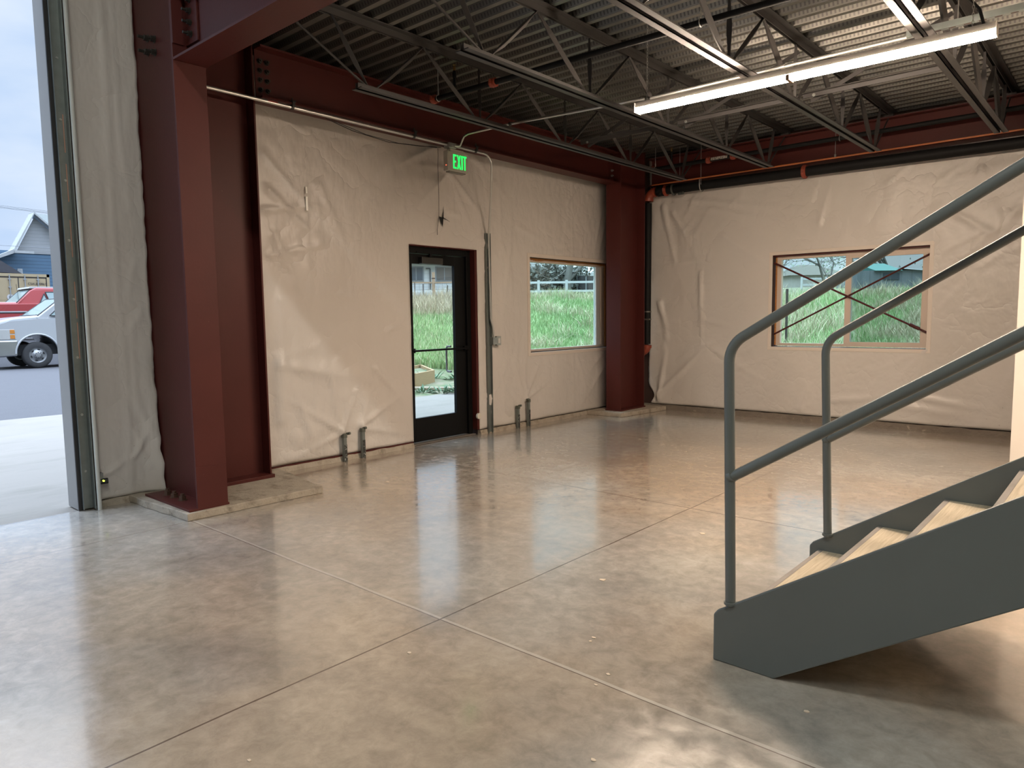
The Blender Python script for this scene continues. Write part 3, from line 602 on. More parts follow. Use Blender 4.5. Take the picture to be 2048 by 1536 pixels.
TAGS = {}
JX = [(-4.66, 0., 'leftmost grey bar joist, nearest the left wall beam'), (-3.50, .10, 'grey bar joist second from the left wall'), (-2.305, .12, 'grey bar joist crossing above the middle of the lit lamp'), (-1.14, .15, 'grey bar joist furthest right, above the lamp end')]
def joist(xc, off, label):
    t = thing('bar_joist', label, 'joist', (xc, 5.9, 3.2), 'open web bar joists under the metal deck')
    def dbl(y0, y1, z, upw, name):
        mb = MB()
        for s in (-1, 1):
            a = xc+s*.011
            if upw:
                mb.box((min(a, a+s*.05), y0, z), (max(a, a+s*.05), y1, z+.006)); mb.box((min(a, a+s*.006), y0, z), (max(a, a+s*.006), y1, z+.045))
            else:
                mb.box((min(a, a+s*.055), y0, z-.006), (max(a, a+s*.055), y1, z)); mb.box((min(a, a+s*.006), y0, z-.055), (max(a, a+s*.006), y1, z))
        return mb.build(name, JOIST, t)
    dbl(3.51, 8.80, 3.20, True, 'bottom_chord'); dbl(2.30, 9.42, 3.742, False, 'top_chord')
    for y0 in (2.30, 9.26): B((xc-.05, y0, 3.662), (xc+.05, y0+.14, 3.69)).build('seat', JOIST, t)
    zb, zt = 3.225, 3.70
    Bn = [3.63+off, 4.89+off, 6.19+off, 7.48+off, 8.70]; Tn = [3.30+off, 4.21+off, 5.49+off, 6.80+off, 8.02+off, 8.92]
    web = [((2.78, 3.66), (Bn[0], zb), 'r'), ((Tn[0], zt), (Bn[0], zb), 'f')]
    for i in range(5):
        if i > 0: web.append(((Tn[i], zt), (Bn[i]-.04, zb), 'f'))
        web.append(((Bn[i]+.04, zb), (Tn[i+1], zt), 'f'))
    for i in (1, 2, 3): web.append(((Bn[i], zb), (Bn[i]-.01, zt-.02), 'v'))
    web.append(((Bn[4]+.06, zb), (9.30, 3.67), 'r'))
    for (ya, za), (yb_, zb_), k in web:
        mb = MB()
        if k == 'r': mb.tube([(xc, ya, za), (xc, yb_, zb_)], .009, 8)
        else:
            # crimped angle: wide in the middle, pinched at the ends
            a = Vector((xc, ya, za)); b = Vector((xc, yb_, zb_)); d = (b-a).normalized(); nrm = Vector((1, 0, 0)); u = d.cross(nrm).normalized(); Lg = (b-a).length
            w = .034 if k == 'f' else .030; kk = len(mb.v)
            st = [(0, .35), (.09/Lg, .5), (.2/Lg, 1), (1-.2/Lg, 1), (1-.09/Lg, .5), (1, .35)]
            for f, g in st:
                p = a+(b-a)*f; wx = w*.55*g+.004
                mb.v += [tuple(p+nrm*(-wx)+u*.003*1), tuple(p+nrm*(-wx)+u*(.003+.004)), tuple(p+nrm*wx*.0+u*(w*.9*(g))), tuple(p+nrm*wx+u*.007), tuple(p+nrm*wx+u*.003)]
            n = 5
            for i in range(len(st)-1):
                for q in range(n):
                    r = (q+1) % n; mb.face((kk+i*n+q, kk+i*n+r, kk+(i+1)*n+r, kk+(i+1)*n+q))
            mb.face(range(kk, kk+n)); mb.face([kk+(len(st)-1)*n+q for q in reversed(range(n))])
        mb.build('web_member', JOIST, t)
    return t
for a in JX: joist(*a)
# bridging between joists
def bridging(xa, xb_, label):
    t = thing('bridging', label, 'bridging', ((xa+xb_)/2, 6.45, 3.28), 'bridging angles between the bar joists')
    MB().box((xa+.0, 6.44, 3.262), (xb_, 6.445, 3.30)).box((xa, 6.40, 3.296), (xb_, 6.445, 3.30)).build('flat_angle', JOIST, t)
    mb = MB(); mb.bar((xa+.04, 6.52, 3.25), (xb_-.04, 6.54, 3.70), .035, .005, (0, 1, 0)); mb.build('brace', JOIST, t)
    mb = MB(); hexbolt(mb, (xa+.09, 6.438, 3.275), (0, -1, 0), .01, .008); mb.build('bolt', GALV, t)
bridging(-4.64, -3.52, 'dark bridging angle between the two leftmost joists')
bridging(-3.48, -2.32, 'bridging angle between the second and third joist, left of the lamp split')
bridging(-2.28, -1.16, 'bridging angle between the third and fourth joist behind the lamp')

# ================================================================== LAMP
lx0, lx1 = Vector((-3.18, 5.21, 0)), Vector((-.735, 5.29, 0))
ang = atan2((lx1-lx0).y, (lx1-lx0).x)
t = thing('strip_lamp', 'long glowing white LED strip lamp hanging on chains under the deck', 'lamp', (-1.96, 5.25, 3.1))
def LM(dz=0): return Matrix.Translation((lx0.x, lx0.y, 3.065+dz)) @ Matrix.Rotation(ang, 4, 'Z')
LL = (lx1-lx0).length
mb = MB(); mb.prism([(0, -.047, .034), (0, .047, .034), (0, .036, .078), (0, -.036, .078)], (LL, 0, 0), LM()); mb.box((-.004, -.05, .0), (.0, .05, .078), LM()); mb.box((LL, -.05, .0), (LL+.004, .05, .078), LM()); mb.build('housing', HOUSING, t, .002)
LENS = emit('warm_led_lens', (1., .79, .61), STRIP_LENS)
for a, b in ((.004, LL/2-.012), (LL/2+.012, LL-.004)):
    mb = MB(); mb.prism([(a, y_, z_) for y_, z_ in ((-.047, .034), (-.050, .029), (-.028, 0), (.028, 0), (.050, .029), (.047, .034))], (b-a, 0, 0), LM()); mb.build('lens', LENS, t)
mb = MB(); mb.box((LL/2-.012, -.05, -.004), (LL/2+.012, .05, .03), LM()); mb.build('joint_clip', mat('brown_clip', (.25, .15, .09), .5), t)
def chain(p0, p1, name, parent):
    p0 = Vector(p0); p1 = Vector(p1); n = int((p1-p0).length/.022); mb = MB()
    for i in range(n):
        c = p0+(p1-p0)*(i+.5)/n; u = Vector((1, 0, 0)) if i % 2 else Vector((0, 1, 0))
        ring = [c+u*.006*cos(a)+Vector((0, 0, .014))*sin(a) for a in [2*pi*q/8 for q in range(9)]]
        mb.tube(ring, .0016, 4, cap=False)
    return mb.build(name, EMT, parent)
chain((-3.09, 5.21, 3.145), (-3.09, 5.21, 3.745), 'chain', t); chain((-.86, 5.285, 3.145), (-.86, 5.285, 3.745), 'chain', t)
mb = MB(); mb.tube([(-.80, 5.29, 3.14), (-.83, 5.3, 3.25), (-.90, 5.32, 3.35), (-.86, 5.34, 3.5), (-.7, 5.36, 3.62), (-.3, 5.4, 3.66)], .009, 8); lab(mb.build('power_cord', RUBBER, t), 'black power cord')
# unseen lamps: near high bay one read from stair shadow, others added for brightness
def lamp_more(x, y, z, n, mat_, label, axis='x', w=.05):
    t = thing('strip_lamp', label, 'lamp', (x, y, z)); d = (2.44, 0) if axis == 'x' else (0, 2.44)
    px, py = (0, w) if axis == 'x' else (w, 0)
    B((x-px-.005, y-py-.005, z+.03), (x+d[0]+px+.005, y+d[1]+py+.005, z+.08)).build('housing', HOUSING, t)
    B((x-px*.8, y-py*.8, z), (x+d[0]+px*.8, y+d[1]+py*.8, z+.03)).build('lens', mat_, t)
    for f in (.1, .9):
        MB().cyl((x+d[0]*f, y+d[1]*f, z+.08), (x+d[0]*f, y+d[1]*f, 3.745 if z < 3.6 else WH), .004, 6).build('hanger', EMT, t)
lamp_more(.45, 5.32, 3.065, 1, LENS, 'LED strip lamp further right in the row under the deck')
HB = emit('cool_led_lens', (.97, 1., .95), HIGHBAY_LENS)
lamp_more(-2.0, -.1, 5.9, 1, HB, 'LED strip lamp high over the open bay near the beam', 'x', .09)
lamp_more(2.6, -.1, 5.9, 1, HB, 'LED strip lamp high over the open bay further right', 'x', .09)

# ================================================================== PIPES
t = thing('sprinkler_pipe', 'black sprinkler pipe with orange couplings crossing under the deck', 'pipe', (-3, 4.78, 3.45))
mb = MB(); mb.cyl((-5.06, 4.69, 3.45), (1.7, 4.98, 3.47), .024, 14); mb.build('pipe', BLACKP, t)
def coupling(p, ax, r, name, parent, w=.03):
    p = Vector(p); d = Vector(ax); mb = MB(); mb.cyl(p-d*w, p+d*w, r, 16); mb.cyl(p-d*w*.5, p+d*w*.5, r*1.12, 16)
    s = d.cross(Vector((0, 0, 1))).normalized() if abs(d.z) < .9 else Vector((1, 0, 0)); v = d.cross(s)
    for q in (-1, 1):
        c = p+s*q*r*1.25; mb.tube([c-v*.02, c+v*.02], .011, 6, smooth=False)
    return mb.build(name, ORANGE, parent)
coupling((-5.05, 4.69, 3.45), (1, 0, 0), .036, 'coupling', t); coupling((-4.33, 4.72, 3.45), (1, 0, 0), .036, 'coupling', t)
def hanger(x, y, z, r, parent, top=3.745):
    mb = MB(); mb.cyl((x, y, z+r+.02), (x, y, top), .005, 8); mb.tube([(x, y+r*1.15*cos(a), z+r*1.15*sin(a)) for a in [pi/2+2*pi*i/14 for i in range(15)]], .004, 6); mb.cyl((x, y, z+r+.01), (x, y, z+r+.05), .008, 8)
    return mb.build('hanger', EMT, parent)
hanger(-5.0, 4.692, 3.45, .024, t); hanger(-2.42, 4.80, 3.457, .024, t)
def head(x, y, z, parent):
    mb = MB(); mb.cyl((x, y, z+.02), (x, y, z+.20), .013, 10); mb.cyl((x, y, z+.14), (x, y, z+.18), .018, 10); o = mb.build('riser', BLACKP, parent)
    mb = MB(); mb.cyl((x, y, z+.20), (x, y, z+.235), .012, 8); mb.cyl((x, y, z+.25), (x, y, z+.253), .016, 10); mb.cyl((x-.01, y, z+.23), (x-.01, y, z+.25), .003, 6); mb.cyl((x+.01, y, z+.23), (x+.01, y, z+.25), .003, 6)
    mb.build('sprinkler_head', mat('brass', (.35, .22, .08), .35, .8), parent)
head(-4.79, 4.70, 3.45, t)
t = thing('sprinkler_pipe', 'dark sprinkler branch pipe with orange couplings close to the back wall beam', 'pipe', (-3, 9.0, 3.45))
mb = MB(); mb.cyl((-5.26, 9.0, 3.452), (1.7, 9.0, 3.47), .026, 14); mb.build('pipe', BLACKP, t)
for x in (-5.25, -4.40, -4.06): coupling((x, 9.0, 3.453), (1, 0, 0), .04, 'coupling', t)
for x in (-5.2, -2.75, -.9): hanger(x, 9.0, 3.453, .026, t)
head(-4.95, 9.0, 3.453, t)
B((-4.36, 8.972, 3.44), (-4.13, 8.975, 3.475)).build('pipe_tag', mat('pale_tag', (.5, .46, .4), .6, dirt=(.1, .1, .1), dscale=60, dpos=(.5, .55)), t)
# main riser
t = thing('riser_pipe', 'black sprinkler riser in the corner turning right along the back wall top', 'pipe', (-5.5, 9.35, 2))
mb = MB(); mb.cyl((-5.505, 9.33, 3.05), (-5.515, 9.33, .99), .052, 20); mb.build('riser', BLACKP, t)
mb = MB(); mb.cyl((-5.36, 9.33, 3.205), (1.7, 9.33, 3.16), .062, 20); mb.build('main', BLACKP, t)
def elbow(c, u, v, R, r, name, parent, a0=0, a1=pi/2):
    mb = MB(); pts = arc(c, u, v, R, a0, a1, 8); mb.tube(pts, r, 16); 
    for p, q in ((pts[0], pts[1]), (pts[-1], pts[-2])):
        d = (q-p).normalized(); mb.cyl(p-d*.005, p+d*.035, r*1.18, 16)
    return mb.build(name, ORANGE, parent)
elbow((-5.385, 9.33, 3.085), (-1, 0, 0), (0, 0, 1), .12, .062, 'top_elbow', t)
elbow((-5.62, 9.33, .97), (1, 0, 0), (0, 0, -1), .105, .06, 'bottom_elbow', t)
mb = MB(); mb.cyl((-5.60, 9.33, .865), (-5.72, 9.33, .865), .052, 16); mb.build('stub', BLACKP, t)
coupling((-5.215, 9.33, 3.204), (1, 0, 0), .075, 'coupling', t, .022); coupling((-3.26, 9.33, 3.19), (1, 0, 0), .078, 'coupling', t, .025)
mb = MB(); mb.cyl((-5.34, 9.33, 3.205), (-5.25, 9.33, 3.205), .078, 16); mb.cyl((-5.30, 9.33, 3.205), (-5.28, 9.24, 3.16), .03, 10); mb.cyl((-5.28, 9.24, 3.16), (-5.27, 9.22, 3.12), .022, 8); mb.build('valve_body', BLACKP, t)
mb = MB(); mb.cyl((-5.10, 9.33, 3.204), (-5.085, 9.33, 3.204), .088, 18); mb.build('grey_ring', mat('grey_flange', (.10, .11, .10), .5, .3), t)
mb = MB(); mb.cyl((-4.98, 9.26, 3.12), (-4.90, 9.25, 3.12), .022, 10); mb.build('drain_cap', mat('dark_cap', (.05, .055, .05), .5), t)
for x in (-4.66,):
    mb = MB(); mb.tube([(x, 9.33+.072*cos(a), 3.195+.075*sin(a)) for a in [pi*1.0*i/10+pi for i in range(11)]], .006, 6); mb.cyl((x, 9.257, 3.19), (x, 9.257, 3.29), .006, 6); mb.cyl((x+.03, 9.24, 3.20), (x+.03, 9.24, 3.745), .004, 6); mb.build('hanger', EMT, t)
mb = MB()
for z in (1.46, 1.345): mb.cyl((-5.512, 9.33, z), (-5.512, 9.33, z+.018), .058, 18)
mb.box((-5.62, 9.30, 1.35), (-5.45, 9.27, 1.368)); mb.bar((-5.60, 9.28, 1.35), (-5.70, 9.18, 1.12), .02, .02); mb.box((-5.73, 9.175, 1.06), (-5.60, 9.24, 1.10)); mb.cyl((-5.70, 9.14, 1.12), (-5.70, 9.20, 1.12), .025, 10)
mb.build('clamp', mat('clamp_steel', (.16, .15, .13), .45, .7), t)
mb = MB(); mb.cyl((-5.57, 9.30, .83), (-5.57, 9.30, .87), .012, 8); mb.cyl((-5.63, 9.27, .81), (-5.55, 9.26, .82), .01, 8); mb.cyl((-5.55, 9.26, .80), (-5.55, 9.26, .86), .012, 8); mb.build('drain_fitting', mat('brass', (.35, .22, .08), .35, .8), t)
t = thing('sprinkler_tube', 'thin orange tube running along the back wall beam above the big black pipe', 'tube', (-3, 9.2, 3.28))
MB().cyl((-5.37, 9.20, 3.278), (1.7, 9.20, 3.288), .0105, 10).build('tube', CPVC, t)
for x in (-4.93, -2.86, -1.2):
    MB().cyl((x, 9.20, 3.30), (x, 9.20, 3.745), .004, 6).cyl((x, 9.20, 3.285), (x, 9.20, 3.32), .012, 8).build('hanger', EMT, t)
o = MB().cyl((-5.585, 9.30, 0.06), (-5.582, 9.30, 3.70), .009, 8).build('vertical_conduit', mat('dull_conduit', (.26, .24, .2), .45, .5)); tag(o, 'thin vertical conduit in the dark corner left of the black riser', 'conduit')

# conduit along the left wall beam
t = thing('conduit_run', 'silver conduit run along the left wall under the red beam', 'conduit', (-5.53, 4.5, 3.22))
mb = MB(); mb.tube([(-5.53, 2.72, 3.225), (-5.53, 5.30, 3.220)], .0145, 12); mb.tube([(-5.53, 5.39, 3.220), (-5.53, 5.86, 3.217)]+[(-5.53, 5.86+.12*sin(a), 3.217-.12+.12*cos(a)) for a in [pi/2*i/6 for i in range(1, 7)]]+[(-5.535, 5.985, 3.06), (-5.70, 6.14, 2.75), (-5.88, 6.29, 2.40), (-5.895, 6.30, 2.30), (-5.895, 6.315, 1.40), (-5.89, 6.345, 1.30), (-5.89, 6.36, 1.17)], .0125, 12)
mb.build('conduit', EMT, t)
for y, z in ((3.48, 3.222), (4.84, 3.221), (5.72, 3.218)):
    mb = MB(); mb.cyl((-5.53, y-.012, z), (-5.53, y+.012, z), .020, 10); mb.box((-5.515, y-.012, z+.0), (-5.495, y+.012, z+.05)); mb.box((-5.55, y-.018, z+.040), (-5.49, y+.018, z+.052)); mb.cyl((-5.52, y, z+.05), (-5.52, y, z+.08), .006, 6); mb.build('clamp', mat('dark_clamp', (.03, .03, .028), .5), t)
B((-5.523, 3.25, 3.225), (-5.513, 3.34, 3.236)).build('tag_sticker', mat('red_sticker', (.3, .05, .04), .5), t)
B((-5.57, 5.29, 3.185), (-5.49, 5.395, 3.24)).build('junction_box', GALV, t, .004)
mb = MB(); mb.tube([(-5.50, 5.38, 3.215), (-5.46, 5.42, 3.215), (-5.38, 5.40, 3.295), (-5.30, 5.38, 3.305)], .0115, 10); mb.tube([(-5.30, 5.38, 3.305), (-4.73, 5.39, 3.30), (-3.35, 5.60, 3.30)], .0115, 10); mb.build('branch', EMT, t)
MB().cyl((-4.74, 5.388, 3.30), (-4.71, 5.393, 3.30), .017, 10).build('coupling_ring', mat('dark_clamp', (.03, .03, .028), .5), t)
t = thing('conduit_run', 'silver conduit parallel to the lit lamp just behind it', 'conduit', (-2, 5.65, 3.32))
MB().tube([(-3.30, 5.62, 3.30), (-1.15, 5.64, 3.30)], .0135, 12).build('conduit', EMT, t)
mb = MB(); mb.tube([(-3.29, 5.62, 3.30), (-3.37, 5.62, 3.33), (-3.40, 5.62, 3.335), (-3.41, 5.62, 3.30)], .006, 6); mb.build('hook', DBOLT, t)
for x in (-3.02, -2.15): MB().cyl((x-.015, 5.625, 3.30), (x+.015, 5.625, 3.30), .019, 10).build('coupling_ring', EMT, t)
t = thing('strut_channel', 'perforated steel strut channel above the right end of the lamp', 'channel', (-.5, 5.63, 3.3))
mb = MB(); mb.box((-1.30, 5.60, 3.29), (1.6, 5.602, 3.33)); mb.box((-1.30, 5.64, 3.29), (1.6, 5.642, 3.33)); mb.box((-1.30, 5.60, 3.288), (1.6, 5.642, 3.290)); mb.build('channel', TRACK, t)
for i in range(16): B((-1.22+i*.085, 5.614, 3.2865), (-1.18+i*.085, 5.628, 3.288)).build('slot', DARKGAP, t)
for x in (-1.0, .6): MB().cyl((x, 5.62, 3.33), (x, 5.62, 3.745), .004, 6).build('hanger', EMT, t)
# strut and switch box right of the door
t = thing('strut_channel', 'upright grey strut channel on the wall right of the glass door', 'channel', (-5.93, 6.33, 0))
mb = MB()
for y in (6.275, 6.345): mb.box((-5.935, y-.004, .0), (-5.905, y+.004, 2.42))
mb.box((-5.94, 6.271, .0), (-5.932, 6.349, 2.42)); mb.build('channel', TRACK, t)
t = thing('switch_box', 'small metal switch box on the strut beside the glass door', 'switch box', (-5.89, 6.42, 1.12))
B((-5.93, 6.335, 1.085), (-5.875, 6.41, 1.175)).build('box', GALV, t, .003)
B((-5.91, 6.40, 1.075), (-5.872, 6.475, 1.185)).build('cover', GALV, t, .003); B((-5.873, 6.42, 1.10), (-5.868, 6.455, 1.16)).build('rocker', mat('white_rocker', (.6, .58, .54), .4), t)
# thin wires
o = MB().tube([(-5.58, 3.85, 3.215), (-5.60, 4.15, 3.165), (-5.62, 4.6, 3.14), (-5.62, 5.0, 3.17), (-5.60, 5.28, 3.20)], .0035, 5).tube([(-5.57, 3.9, 3.21), (-5.59, 4.3, 3.155), (-5.60, 4.7, 3.145), (-5.58, 5.2, 3.18)], .003, 5).build('loose_cable', RUBBER); tag(o, 'thin black cable sagging under the left wall conduit', 'cable')
o = MB().tube([(-5.62, 5.25, 3.19), (-5.80, 5.42, 3.17), (-5.915, 5.52, 3.1), (-5.925, 5.535, 2.8), (-5.925, 5.53, 2.55), (-5.925, 5.50, 2.40), (-5.925, 5.50, 2.34)], .0028, 5).build('loose_cable', RUBBER); tag(o, 'thin black wire hanging straight down left of the exit sign', 'cable')
# exit sign
t = thing('exit_sign', 'off-white EXIT sign with glowing green letters above the glass door', 'exit sign', (-5.53, 5.43, 2.97))
B((-5.575, 5.282, 2.955), (-5.508, 5.582, 3.160)).build('housing', PLASTICW, t, .006)
B((-5.565, 5.33, 3.160), (-5.515, 5.53, 3.186)).build('canopy', PLASTICW, t, .003); B((-5.57, 5.31, 2.942), (-5.512, 5.55, 2.957)).build('battery_cover', mat('dark_sign_base', (.2, .19, .16), .5), t, .003)
def letter(ch, y0, z0, w, h, x, parent, s=.022):
    mb = MB(); d = .003
    def bx(a, b, c, e): mb.box((x, y0+a*w, z0+b*h), (x+d, y0+c*w, z0+e*h))
    q = s/w; r = s/h
    if ch == 'E': bx(0, 0, q, 1); bx(q, 0, 1, r); bx(q, 1-r, 1, 1); bx(q, .5-r/2, .85, .5+r/2)
    if ch == 'X':
        mb.prism([(x, y0, z0), (x, y0+s, z0), (x, y0+w, z0+h), (x, y0+w-s, z0+h)], (d, 0, 0)); mb.prism([(x, y0+w-s, z0), (x, y0+w, z0), (x, y0+s, z0+h), (x, y0, z0+h)], (d*1.05, 0, 0))
    if ch == 'I': bx(0, 0, 1, 1)
    if ch == 'T': bx(.5-q/2, 0, .5+q/2, 1); bx(0, 1-r, 1, 1)
    return mb
GREEN = emit('green_exit_glow', (.02, 1., .12), 1.5)
for ch, y0, w in (('E', 5.362, .046), ('X', 5.418, .055), ('I', 5.482, .018), ('T', 5.508, .050)):
    letter(ch, y0, 2.985, w, .145, -5.508, t, .0165).build('letter', GREEN, t)
MB().cyl((-5.53, 5.283, 3.01), (-5.53, 5.277, 3.01), .0045, 8).build('indicator', emit('red_indicator', (1, .12, .05), 3.), t)
# stub-ups at wall base
MARK = mat('black_marked_label', (.03, .032, .03), .6, dirt=(.4, .42, .38), dscale=55, dpos=(.55, .62))
def stub(y, h, label, cap):
    t = thing('pipe_stub', label, 'pipe stub', (-5.90, y, 0), 'short conduit stubs along the left wall base')
    MB().box((-5.915, y-.018, 0), (-5.88, y+.018, h)).build('channel', TRACK, t, .003)
    B((-5.8795, y-.014, .0), (-5.878, y+.018, h*.62)).build('printed_label', MARK, t)
    mb = MB(); mb.box((-5.92, y-.02, h-.035), (-5.875, y+.02, h+.004)); mb.cyl((-5.90, y+.0+cap*.03, h-.0), (-5.86, y+cap*.045, h+.008), .014, 10); mb.build('cap', mat('grey_stub_cap', (.12, .13, .11), .5, .4), t)
stub(4.151, .275, 'short grey conduit stub at wall base, leftmost of the four', 1)
stub(4.375, .305, 'taller grey conduit stub at wall base just left of the glass door', .4)
stub(6.80, .285, 'short grey conduit stub at wall base left of the window, lower one', .6)
stub(7.01, .35, 'tallest grey conduit stub at wall base below the left wall window corner', -.8)
# crossed brace rods in window 2
o = thing('brace_rod', 'dark red brace rod sloping down right across the back window, with turnbuckle', 'brace rod', (-2.8, 9.55, 1.6))
MB().cyl((-3.705, 9.552, 2.09), (-1.873, 9.552, 1.17), .0125, 10).build('rod', RED, o)
MB().cyl((-2.06, 9.552, 1.267), (-1.955, 9.552, 1.213), .021, 8).build('turnbuckle', RED, o)
o = MB().cyl((-3.705, 9.578, 1.138), (-1.873, 9.578, 2.094), .0115, 10).build('brace_rod', RED); tag(o, 'dark red brace rod sloping up right across the back window', 'brace rod')

# ================================================================== STAIRCASE
YN, YF = 2.65, 3.80; SL = .636; XS = -1.25
t = thing('staircase', 'grey steel staircase with pipe handrails and wood-look treads', 'staircase', (0, 3.2, 0))
XE = 4.35; zt = lambda x: .212+SL*(x-XS); zb = lambda x: SL*(x+1.0)
def stringer(y):
    # channel: web plate plus thin flanges turned outwards
    pl = [(XS, 0), (XS, .195), (XS+.018, .218), (XE, zt(XE)), (XE, zb(XE)), (-1.0, 0)]
    mb = MB(); s = 1 if y == YN else -1
    mb.prism([(x, y, z) for x, z in pl], (0, .014*s, 0))
    return mb.build('stringer', STAIR, t, .006)
stringer(YN); stringer(YF)
RUN, RISE = .2815, .180
NOSE = mat('grey_tread_nosing', (.23, .205, .18), .6, var=.15, scale=12)
for i in range(19):
    x = -1.203+RUN*i; z = RISE*(i+1)
    # sloped closed riser pan + tread slab
    MB().box((x+.022, YN+.012, z-.04), (x+RUN+.03, YF-.012, z-.001)).build('tread', WOODT, t)
    MB().box((x-.002, YN+.012, z-.04), (x+.022, YF-.012, z)).build('nosing', NOSE, t, .003)
    MB().prism([(x+.012, YN+.01, z-.03), (x+.02, YN+.01, z-.03), (x+.036, YN+.01, z-RISE+.0), (x+.028, YN+.01, z-RISE+.0)], (0, YF-YN-.02, 0)).build('riser', STAIR, t)
def bend(p0, c, p1, r, n=7):
    """polyline with a filleted corner at c"""
    p0, c, p1 = Vector(p0), Vector(c), Vector(p1); a = (p0-c).normalized(); b = (p1-c).normalized(); th = a.angle(b); L_ = r/math.tan(th/2)
    s = c+a*L_; e = c+b*L_; ctr = c+(a+b).normalized()*(r/sin(th/2)); u = (s-ctr).normalized(); v = (e-ctr); v = (v-u*v.dot(u)).normalized(); ph = pi-th
    return [p0]+[ctr+u*r*cos(ph*i/n)+v*r*sin(ph*i/n) for i in range(n+1)]+[p1]
def rail(y, xb, xt, ztop, zlow, rtop):
    # post bottom x = xb, lean to xt at the bend
    mb = MB(); ex = 4.3
    mb.tube(bend((xb, y, zt(xb)-.01), (xt, y, ztop), (ex, y, ztop+(ex-xt)*.605), .115), .0205, 16); o = mb.build('handrail', STAIR, t)
    mb = MB(); mb.cyl((xt+.006, y, zlow), (ex, y, zlow+(ex-xt)*.625), .0205, 16); mb.build('mid_rail', STAIR, t)
    mb = MB(); mb.tube([(xb, y, zt(xb)-.004), (xb, y, zt(xb)+.006)], .027, 14); mb.build('weld', STAIR, t); mb = MB(); d = Vector((1, 0, .625)).normalized(); p = Vector((xt, y, zlow)); mb.tube([p+d*.012, p+d*.028], .026, 14); mb.build('weld', STAIR, t)
    for x in (1.5, 3.9): MB().cyl((x, y, zt(x)-.005), (x, y, ztop+(x-xt)*.605), .0205, 14).build('post', STAIR, t)
rail(YN+.012, -1.182, -1.205, 1.298, .765, .0205)
rail(YF-.012, -1.16, -1.198, 1.275, .758, .0205)
# landing that the stair reaches
struct(MB().box((4.2, 2.5, 3.45), (6.9, 4.6, 3.62)).build('ceiling_landing', mat('landing_steel', (.12, .12, .115), .6)))

# ================================================================== FLOOR LITTER
FL = [(-2.10, 3.10, .05), (-1.74, 2.50, .022), (-1.73, 2.46, .018), (-1.51, 2.27, .02), (-1.50, 2.17, .018), (-.82, 2.50, .022), (-2.09, 1.06, .02), (-2.26, 1.88, .022), (-4.85, 3.84, .04), (-2.06, 4.19, .04), (-1.24, 1.78, .022)]
FLL = ['largest pale flake on the floor between the window reflection and the stair foot', 'upper of two pale chips close together in front of the stair foot', 'lower of two pale chips close together in front of the stair foot', 'pale chip just above the pale floor joint in front of the stairs',
 'pale chip just below the pale floor joint in front of the stairs', 'pale chip on the shaded floor in front of the grey stair stringer', 'pale chip near the bottom edge of the photo left of centre', 'pale chip on the floor just below the crossing of the two joints', 'pale chip on the floor between the concrete pad and the short wall stubs', 'pale chip on the lamp-lit floor left of the near stair post', 'pale chip near the bottom edge of the photo right of centre']
FLK = mat('pale_paint_flake', (.55, .45, .34), .7, var=.15, scale=40)
for i, (x, y, s) in enumerate(FL):
    random.seed(50+i); n = 7; mb = MB(); a0 = random.random()*6
    mb.prism([(s*.55*cos(a0+2*pi*k/n)*random.uniform(.5, 1.1)+x, s*.4*sin(a0+2*pi*k/n)*random.uniform(.5, 1.1)+y, .0005) for k in range(n)], (0, 0, .0025))
    o = mb.build('debris_chip', FLK); tag(o, FLL[i], 'debris', 'pale debris chips on the floor')
random.seed(11)

# ================================================================== OUTSIDE
_mat, _sid = mat, siding_mat
def mat(name, c, *a, **k):
    if 'dirt' in k and k['dirt']: k['dirt'] = tuple(q*.52 for q in k['dirt'])
    return _mat(name, tuple(q*.52 for q in c), *a, **k)
def siding_mat(name, c, *a): return _sid(name, tuple(q*.50 for q in c), *a)
def sstep(a, b, x):
    t = max(0., min(1., (x-a)/(b-a))); return t*t*(3-2*t)
def dbld(x, y):
    return math.hypot(max(0, -6.2-x), max(0, y-9.75))
def ground(x, y):
    d = dbld(x, y); r = y/max(.5, -x) if x < 0 else 9
    m = sstep(.44, .74, r)
    hill = 2.12*sstep(2.9, 22, d)+.045*max(0, d-22)+.08*noise.noise(Vector((x*.35, y*.35, 0)))*sstep(3, 8, d)
    lot = .85*sstep(28.4, 30.2, -x)
    return lot*(1-m)+hill*m-.02
EARTH = mat('grassy_earth', (.13, .20, .075), .95, var=.45, scale=1.5, dirt=(.36, .31, .22), dscale=2.1, dpos=(.40, .6), bump=.3, bscale=20)
ASPH = mat('asphalt', (.10, .10, .112), .9, var=.12, scale=3, dirt=(.14, .14, .15), dscale=45, dpos=(.45, .7), bump=.3, bscale=120)
APRON = mat('outdoor_concrete', (.35, .32, .28), .85, var=.10, scale=2, dirt=(.27, .25, .21), dscale=3, dpos=(.5, .75), bump=.15, bscale=50, stretch=(1, .3, 1))
